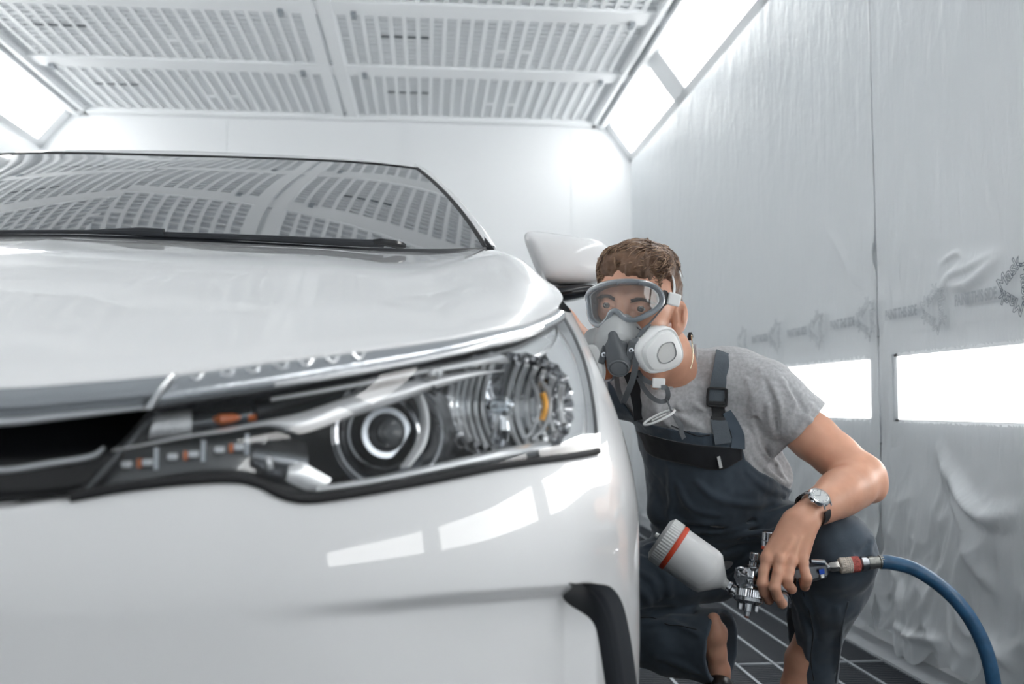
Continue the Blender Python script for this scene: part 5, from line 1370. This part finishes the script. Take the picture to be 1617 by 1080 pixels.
# body plate with hook
def slab(poly, d_, t, name, m, par, bev=.002, tilt=0):
    n = len(poly); b = MB(); F0 = [P(x, y, d_+tilt*(x-1190)) for x, y in poly]; b.add(F0+[p-BK*t for p in F0], [tuple(range(n))[::-1], tuple(range(n, 2*n))]+[(i, (i+1) % n, n+(i+1) % n, n+i) for i in range(n)]); return b.build(name, m, par, bevel=bev)
slab([(1163, 915), (1166, 900), (1172, 907), (1184, 911), (1187, 898), (1184, 896), (1204, 896), (1206, 930), (1196, 933), (1180, 934), (1168, 928)], 1.632, .022, 'gun_body', M_gund, gun)
q = spline([P(1166, 912, 1.632), P(1164, 900, 1.632), (P(1167, 897, 1.632)), P(1174, 898, 1.632)], 20); b = MB(); b.tube(q, .0030, 8); b.build('hook', M_gun, gun)
b = ribbon(spline([P(1166, 911, 1.626), P(1180, 912, 1.624), P(1192, 915, 1.624), P(1200, 924, 1.626)], 24), .004, BK, .004); b.build('trigger_guard', M_gun, gun)
b = MB(); c = P(1186, 922, 1.628); b.lathe(c, BK, [(0, .004), (.004, .004), (.005, .003), (.0052, .0005)], 18); b.build('trigger_screw', M_gun, gun)
b = MB(); c = P(1199, 904, 1.629); b.lathe(c, BK, [(0, .0075), (.003, .0075), (.004, .005), (.003, .004), (.0035, .0005)], 24); b.build('body_plug', M_gund, gun)
def knob(x0, y0, x1, y1, d_, prof, name, m, n=40):
    a, c = P(x0, y0, d_), P(x1, y1, d_); ax_ = nrm(c-a); LL = np.linalg.norm(c-a); b = MB(); b.lathe(a, ax_, [(t*LL, *q) for t, *q in prof], n); return b.build(name, m, gun, smooth=25)
knob(1190, 897, 1192, 872, 1.642, [(0, .006), (.15, .0075), (.2, .0078, .08), (.42, .0078, .08), (.45, .005), (.52, .005), (.54, .0068), (.58, .0078, .08), (.95, .0080, .08), (1, .006), (1, .001)], 'fluid_knob', M_gun, 48)
knob(1211, 890, 1215, 838, 1.668, [(0, .006), (.22, .0062), (.24, .0085), (.34, .0085), (.36, .0075), (.50, .0075)], 'regulator_stem', M_gund)
knob(1212.5, 868, 1213.5, 862, 1.668, [(0, .010), (0, .0115), (1, .0115), (1, .008)], 'regulator_band', M_red)
knob(1213.3, 862, 1215, 839, 1.668, [(0, .0105), (.02, .0118), (.35, .0120), (.37, .0110), (.42, .0120), (.95, .0122), (1, .011), (1, .001)], 'regulator_knob', M_gun, 48)
# grip running behind the fingers to the hose
g0, g1 = P(1196, 914, 1.652), P(1304, 897, 1.668); ga = nrm(g1-g0); gu = nrm(np.cross(BK, ga)); gu = gu if gu@UP > 0 else -gu; gb = np.cross(ga, gu)
G = []
for t, hu, hb, o in [(0, .012, .010, 0), (.15, .013, .010, 0), (.5, .0125, .0105, 0), (.75, .0165, .0115, -.002), (.97, .0145, .011, -.001), (1.0, .010, .008, 0)]:
    c = g0+(g1-g0)*t+gu*o; k = .6; ring = [(1, k), (k, 1), (-k, 1), (-1, k), (-1, -k), (-k, -1), (k, -1), (1, -k)]
    G.append([c+gu*hu*y+gb*hb*x for x, y in ring])
b = MB(); b.grid(G, wrap=True); b.f += [tuple(range(8)), tuple(40+j for j in range(8))[::-1]]; b.mi += [0, 0]; b.build('grip', M_gund, gun, smooth=25, bevel=.001)
b = MB(); b.tube([P(1280, 886, 1.650), P(1301, 888, 1.652), P(1305, 892, 1.66)], [.0045, .005, .003], 10); b.build('grip_rib', M_gun, gun)
cT = P(1297.5, 902.5, 1.6505); b = MB(); b.obox(cT, ga, gu, BK, PX(4), PX(3.6), .0012); b.build('blue_tag', M_blue, gun)
cT = P(1298.5, 909.5, 1.6515); b = MB(); b.obox(cT, ga, gu, BK, PX(2.6), PX(2.4), .0012); b.build('white_tag', M_whitep, gun)
q = spline([P(1252, 905, 1.664), P(1256, 915, 1.652), P(1256, 925, 1.640), P(1258, 932, 1.632)], 20); b = ribbon(q, np.linspace(.010, .003, 20), nrm(RT+BK*.5), .003); b.build('trigger', M_gun, gun)
q = spline([P(1218, 926, 1.640), P(1232, 933, 1.628), P(1243, 938, 1.622), P(1248, 948, 1.620), P(1248, 959, 1.622)], 26); b = ribbon(q, np.interp(np.linspace(0, 1, 26), [0, .6, 1], [.010, .010, .003]), nrm(RT*.7+UP*.8+BK*.3), .0035); b.build('trigger', M_gun, gun)
knob(1304, 896, 1313, 894.5, 1.667, [(0, .0075), (.3, .008), (.3, .006), (1, .006)], 'air_inlet', M_gun)
# ------------------------------------------------------------------ hose
M_hose = mat('blue_rubber_hose', (.022, .085, .175), .42, coat=.15, var=(40, .25))
M_nut = mat('nickel', (.50, .485, .46), .24, 1.0); M_worn = mat('worn_cream_grip', (.55, .50, .44), .7, bump=(500, 1, .002, 3), var=(200, .3)); M_wred = mat('worn_red_grip', (.40, .085, .07), .6, bump=(300, .8, .002, 3), var=(150, .4))
hz0 = P(1312, 894.5, 1.668)
hose = empty('air_hose', hz0, 'blue rubber air hose curving from the spray gun to the floor at the right', 'hose')
def seg(x0, x1, prof, name, m, n=36, yy=lambda x: 894.5-(x-1312)*.09):
    a, c = P(x0, yy(x0), 1.668), P(x1, yy(x1), 1.668); LL = np.linalg.norm(c-a); b = MB(); b.lathe(a, nrm(c-a), [(t*LL, *q) for t, *q in prof], n); return b.build(name, m, hose, smooth=25)
seg(1308, 1325, [(0, .001), (0, .0078), (.25, .0098), (.9, .0098), (.95, .006), (1, .006)], 'hex_nut', M_nut, 6)
seg(1324, 1334, [(0, .006), (.1, .0115), (.3, .0138, .05), (1, .0138, .05)], 'quick_coupler', M_worn, 40)
seg(1333, 1345, [(0, .0138), (.2, .0132), (.25, .0140), (.45, .0132), (.5, .0140), (.7, .0132), (.75, .0140), (1, .0135)], 'quick_coupler', M_worn, 40)
seg(1344, 1357, [(0, .0140), (.9, .0138), (1, .011), (1, .008)], 'coupler_sleeve', M_wred)
seg(1356, 1372, [(0, .009), (.1, .010), (.25, .0125), (.7, .0125), (.75, .010), (1, .010)], 'coupler_tail', M_gund)
seg(1370, 1394, [(0, .009), (.05, .0115), (.4, .0115), (.42, .0105), (.75, .0105), (.78, .0122), (1, .0118)], 'hose_ferrule', mat('ferrule_grey', (.23, .235, .22), .35, .8))
HP = [(1390, 887.5, 1.668), (1404, 888, 1.668), (1440, 897, 1.665), (1476, 918, 1.658), (1508, 946, 1.648), (1534, 980, 1.638), (1554, 1020, 1.628), (1566, 1062, 1.62), (1572, 1110, 1.62), (1571, 1180, 1.63)]
hp = spline([P(*c) for c in HP], 110)
endp = hp[-1]; tail = spline([hp[-2], endp, [endp[0]+.00, endp[1]+.02, .10], [endp[0]+.01, endp[1]-.06, .016], [endp[0]-.05, endp[1]-.35, .012], [endp[0]-.2, endp[1]-.9, .012]], 50)
b = MB(); b.tube(np.vstack([hp[:-2], tail]), .0122, 18); b.build('hose_tube', M_hose, hose, smooth=180)
# ------------------------------------------------------------------ masking film on the right wall
def film_mat():
    m = bpy.data.materials.new('masking_film'); m.use_nodes = True; nt = m.node_tree; b = nt.nodes['Principled BSDF']
    b.inputs['Base Color'].default_value = (.74, .775, .80, 1); b.inputs['Roughness'].default_value = .30; b.inputs['Alpha'].default_value = .80; b.inputs['Specular IOR Level'].default_value = .6
    tc = nt.nodes.new('ShaderNodeTexCoord'); mp = nt.nodes.new('ShaderNodeMapping'); mp.inputs['Scale'].default_value = (1, 7, 1.6)
    n = nt.nodes.new('ShaderNodeTexNoise'); n.inputs['Scale'].default_value = 3.0; n.inputs['Detail'].default_value = 7; n.inputs['Distortion'].default_value = .7
    n2 = nt.nodes.new('ShaderNodeTexNoise'); n2.inputs['Scale'].default_value = 30; n2.inputs['Detail'].default_value = 4
    ad = nt.nodes.new('ShaderNodeMath'); ad.operation = 'MULTIPLY_ADD'; ad.inputs[1].default_value = .25
    bp = nt.nodes.new('ShaderNodeBump'); bp.inputs['Strength'].default_value = .32; bp.inputs['Distance'].default_value = .02
    nt.links.new(tc.outputs['Object'], mp.inputs[0]); nt.links.new(mp.outputs[0], n.inputs['Vector']); nt.links.new(tc.outputs['Object'], n2.inputs['Vector'])
    nt.links.new(n2.outputs['Fac'], ad.inputs[0]); nt.links.new(n.outputs['Fac'], ad.inputs[2]); nt.links.new(ad.outputs[0], bp.inputs['Height']); nt.links.new(bp.outputs['Normal'], b.inputs['Normal'])
    return m
M_film = film_mat(); M_ink = mat('grey_ink', (.40, .43, .46), .7); M_inkd = mat('dark_ink', (.09, .11, .14), .6)
XF = XR-.012
def pxw(px, py, x=XF):
    """point of the right wall plane seen at a pixel"""
    d0 = P(px, py, 1)-CAM; return CAM+(x/d0[0])*d0
def sheet(name, y0, y1, z0f, z1, label, amp, creases, ny, nz, seed):
    ys_ = np.linspace(y0, y1, ny); zs_ = np.linspace(0, 1, nz); Y, T = np.meshgrid(ys_, zs_, indexing='ij')
    zb = z0f(Y); Z = zb+(z1-zb)*T
    p = np.stack([Y.ravel()*3.2, Z.ravel()*1.1+seed, np.full(Y.size, seed*1.7)], 1)
    h = (.5+.5*vnoise(p+.3*vnoise(p*2)[:, None])).reshape(Y.shape)
    p2 = np.stack([Y.ravel()*9+2*Z.ravel(), Z.ravel()*5+seed, np.full(Y.size, 3.3)], 1); h2 = (1-np.abs(vnoise(p2+.8*vnoise(p2*.7+4)[:, None]))*2).reshape(Y.shape)
    h3 = (1-np.abs(vnoise(p2*2.3+1.7*vnoise(p2+9)[:, None]))*2).reshape(Y.shape)
    low_ = np.clip((.62-Z)/.45, 0, 1)
    X = amp*(h*.25+h2*.12)+low_**1.2*(.030*h+.017*h2+.008*h3)
    for (pts, a_, w_) in creases:
        q = [pxw(x, y) for x, y in pts]; q = spline(q, 30); d2 = np.full(Y.shape, 9.); tt = np.zeros(Y.shape)
        for k, c in enumerate(q):
            dd = (Y-c[1])**2+(Z-c[2])**2; m = dd < d2; d2 = np.where(m, dd, d2); tt = np.where(m, k/29, tt)
        X = X+a_*np.exp(-d2/w_**2)*np.sin(PI*np.clip(tt*.9+.05, 0, 1))
    X = np.clip(X, .0005, .085)
    # keep clear of lamps: film is cut out round each low lamp
    G = np.stack([XF-.001-X, Y, Z], -1); b = MB(); b.grid(G)
    yc, zc = (Y[:-1, :-1]+Y[1:, 1:])/2, (Z[:-1, :-1]+Z[1:, 1:])/2; keepm = np.ones(yc.shape, bool)
    for (a_, c_) in lows: keepm &= ~((yc > a_) & (yc < c_) & (zc > LOWZ[0]) & (zc < LOWZ[1]))
    b.f = [f_ for f_, k in zip(b.f, keepm.ravel()) if k]; b.mi = [0]*len(b.f)
    o = b.build(name, M_film, None, smooth=180); tag(o, label, 'plastic film', 'masking film sheets on the right wall'); return o
cr1 = [([(1405, 555), (1420, 525), (1437, 540), (1450, 565)], .012, .010), ([(1426, 528), (1440, 536), (1465, 537)], .010, .008), ([(1388, 335), (1384, 400), (1378, 450)], .012, .012), ([(1300, 350), (1330, 400), (1345, 440)], .006, .02)]
cr2 = [([(1500, 455), (1540, 445), (1582, 405)], .020, .016), ([(1496, 440), (1540, 420), (1580, 395)], .012, .012), ([(1488, 416), (1515, 400), (1525, 405)], .009, .008), ([(1470, 480), (1520, 420), (1560, 400)], .008, .015),
       ([(1487, 716), (1510, 750), (1540, 790), (1570, 818), (1617, 808)], .040, .028), ([(1500, 720), (1530, 790), (1560, 830), (1610, 850)], -.010, .02), ([(1530, 830), (1555, 900), (1580, 930)], .018, .02), ([(1500, 760), (1545, 850), (1565, 905)], .014, .018),
       ([(1430, 985), (1460, 1005), (1510, 1012)], .02, .014), ([(1350, 900), (1375, 960), (1400, 1000)], .016, .02), ([(1390, 870), (1420, 900), (1440, 960)], .014, .02), ([(1560, 1010), (1600, 1040), (1617, 1060)], .02, .02)]
zf = lambda Y: .035+.020*np.sin(Y*9)+.018*np.sin(Y*23+1)+.012*np.sin(Y*51)
film1 = sheet('masking_film', 2.785, 6.24, zf, ZB-.02, 'wrinkled translucent masking film on the right wall, behind the crouching painter', .010, cr1, 360, 240, 1.3)
film2 = sheet('masking_film', 0.6, 2.775, zf, ZB-.02, 'wrinkled translucent masking film on the right wall, nearest the camera behind the hose', .016, cr2, 460, 420, 4.1)
# ---- print on the film: a ring of outlined words and a line of text, again and again
def text_obj(body, size, loc, right, up, m, parent, outline=False, name='printed_text'):
    cu = bpy.data.curves.new(name, 'FONT'); cu.body = body; cu.size = size; cu.align_x = 'CENTER'; cu.align_y = 'CENTER'; cu.space_character = 1.0
    if outline: cu.fill_mode = 'NONE'; cu.bevel_depth = size*.020; cu.offset = size*.015
    else: cu.extrude = .0004; cu.offset = size*.03
    tmp = bpy.data.objects.new('t', cu); COL.objects.link(tmp); dg = bpy.context.evaluated_depsgraph_get(); me = bpy.data.meshes.new_from_object(tmp.evaluated_get(dg))
    bpy.data.objects.remove(tmp); bpy.data.curves.remove(cu)
    r_, u_ = nrm(right), nrm(up); n_ = np.cross(r_, u_); n = len(me.vertices); co = np.zeros(n*3); me.vertices.foreach_get('co', co); co = co.reshape(-1, 3)
    if not outline: co = co*[.60, 1, 1]
    w_ = np.asarray(loc)+co[:, :1]*r_+co[:, 1:2]*u_+co[:, 2:3]*n_*.4; me.vertices.foreach_set('co', w_.ravel()); me.update(); me.materials.clear()
    me.name = name; return link(name, me, m, parent)
Yd = np.array([0, -1.0, 0])          # reading direction on the right wall
Zd = np.array([0, 0, 1.0])
XT = XF-.022
def emblem(y, z, s, m, par, rot=0):
    c = np.array([XT, y, z])
    for k, a in enumerate((0, 120, 240)):
        a = math.radians(a+rot); out = Yd*math.cos(a)+Zd*math.sin(a); tan = Yd*math.sin(a)-Zd*math.cos(a)
        text_obj('Mask', s, c+out*s*.80, tan, out, m, par, True, 'printed_emblem')
pos = [pxw(1617, 452)[1], pxw(1487, 487)[1], pxw(1379, 503)[1], pxw(1299, 520)[1], pxw(1233, 531)[1], pxw(1180, 540)[1]]
zz = [pxw(1617, 452)[2], pxw(1487, 487)[2], pxw(1379, 503)[2], pxw(1299, 520)[2], pxw(1233, 531)[2], pxw(1180, 540)[2]]
for i, (y, z) in enumerate(zip(pos, zz)):
    par = film2 if y < 2.78 else film1
    emblem(y, z, .048, M_inkd if i == 0 else M_ink, par, 4)
    if i: 
        yt = y*.46+pos[i-1]*.54; text_obj('PAINT THIS SIDE', .041, (XT, yt, z*.5+zz[i-1]*.5), Yd, Zd, M_ink, film2 if yt < 2.78 else film1)
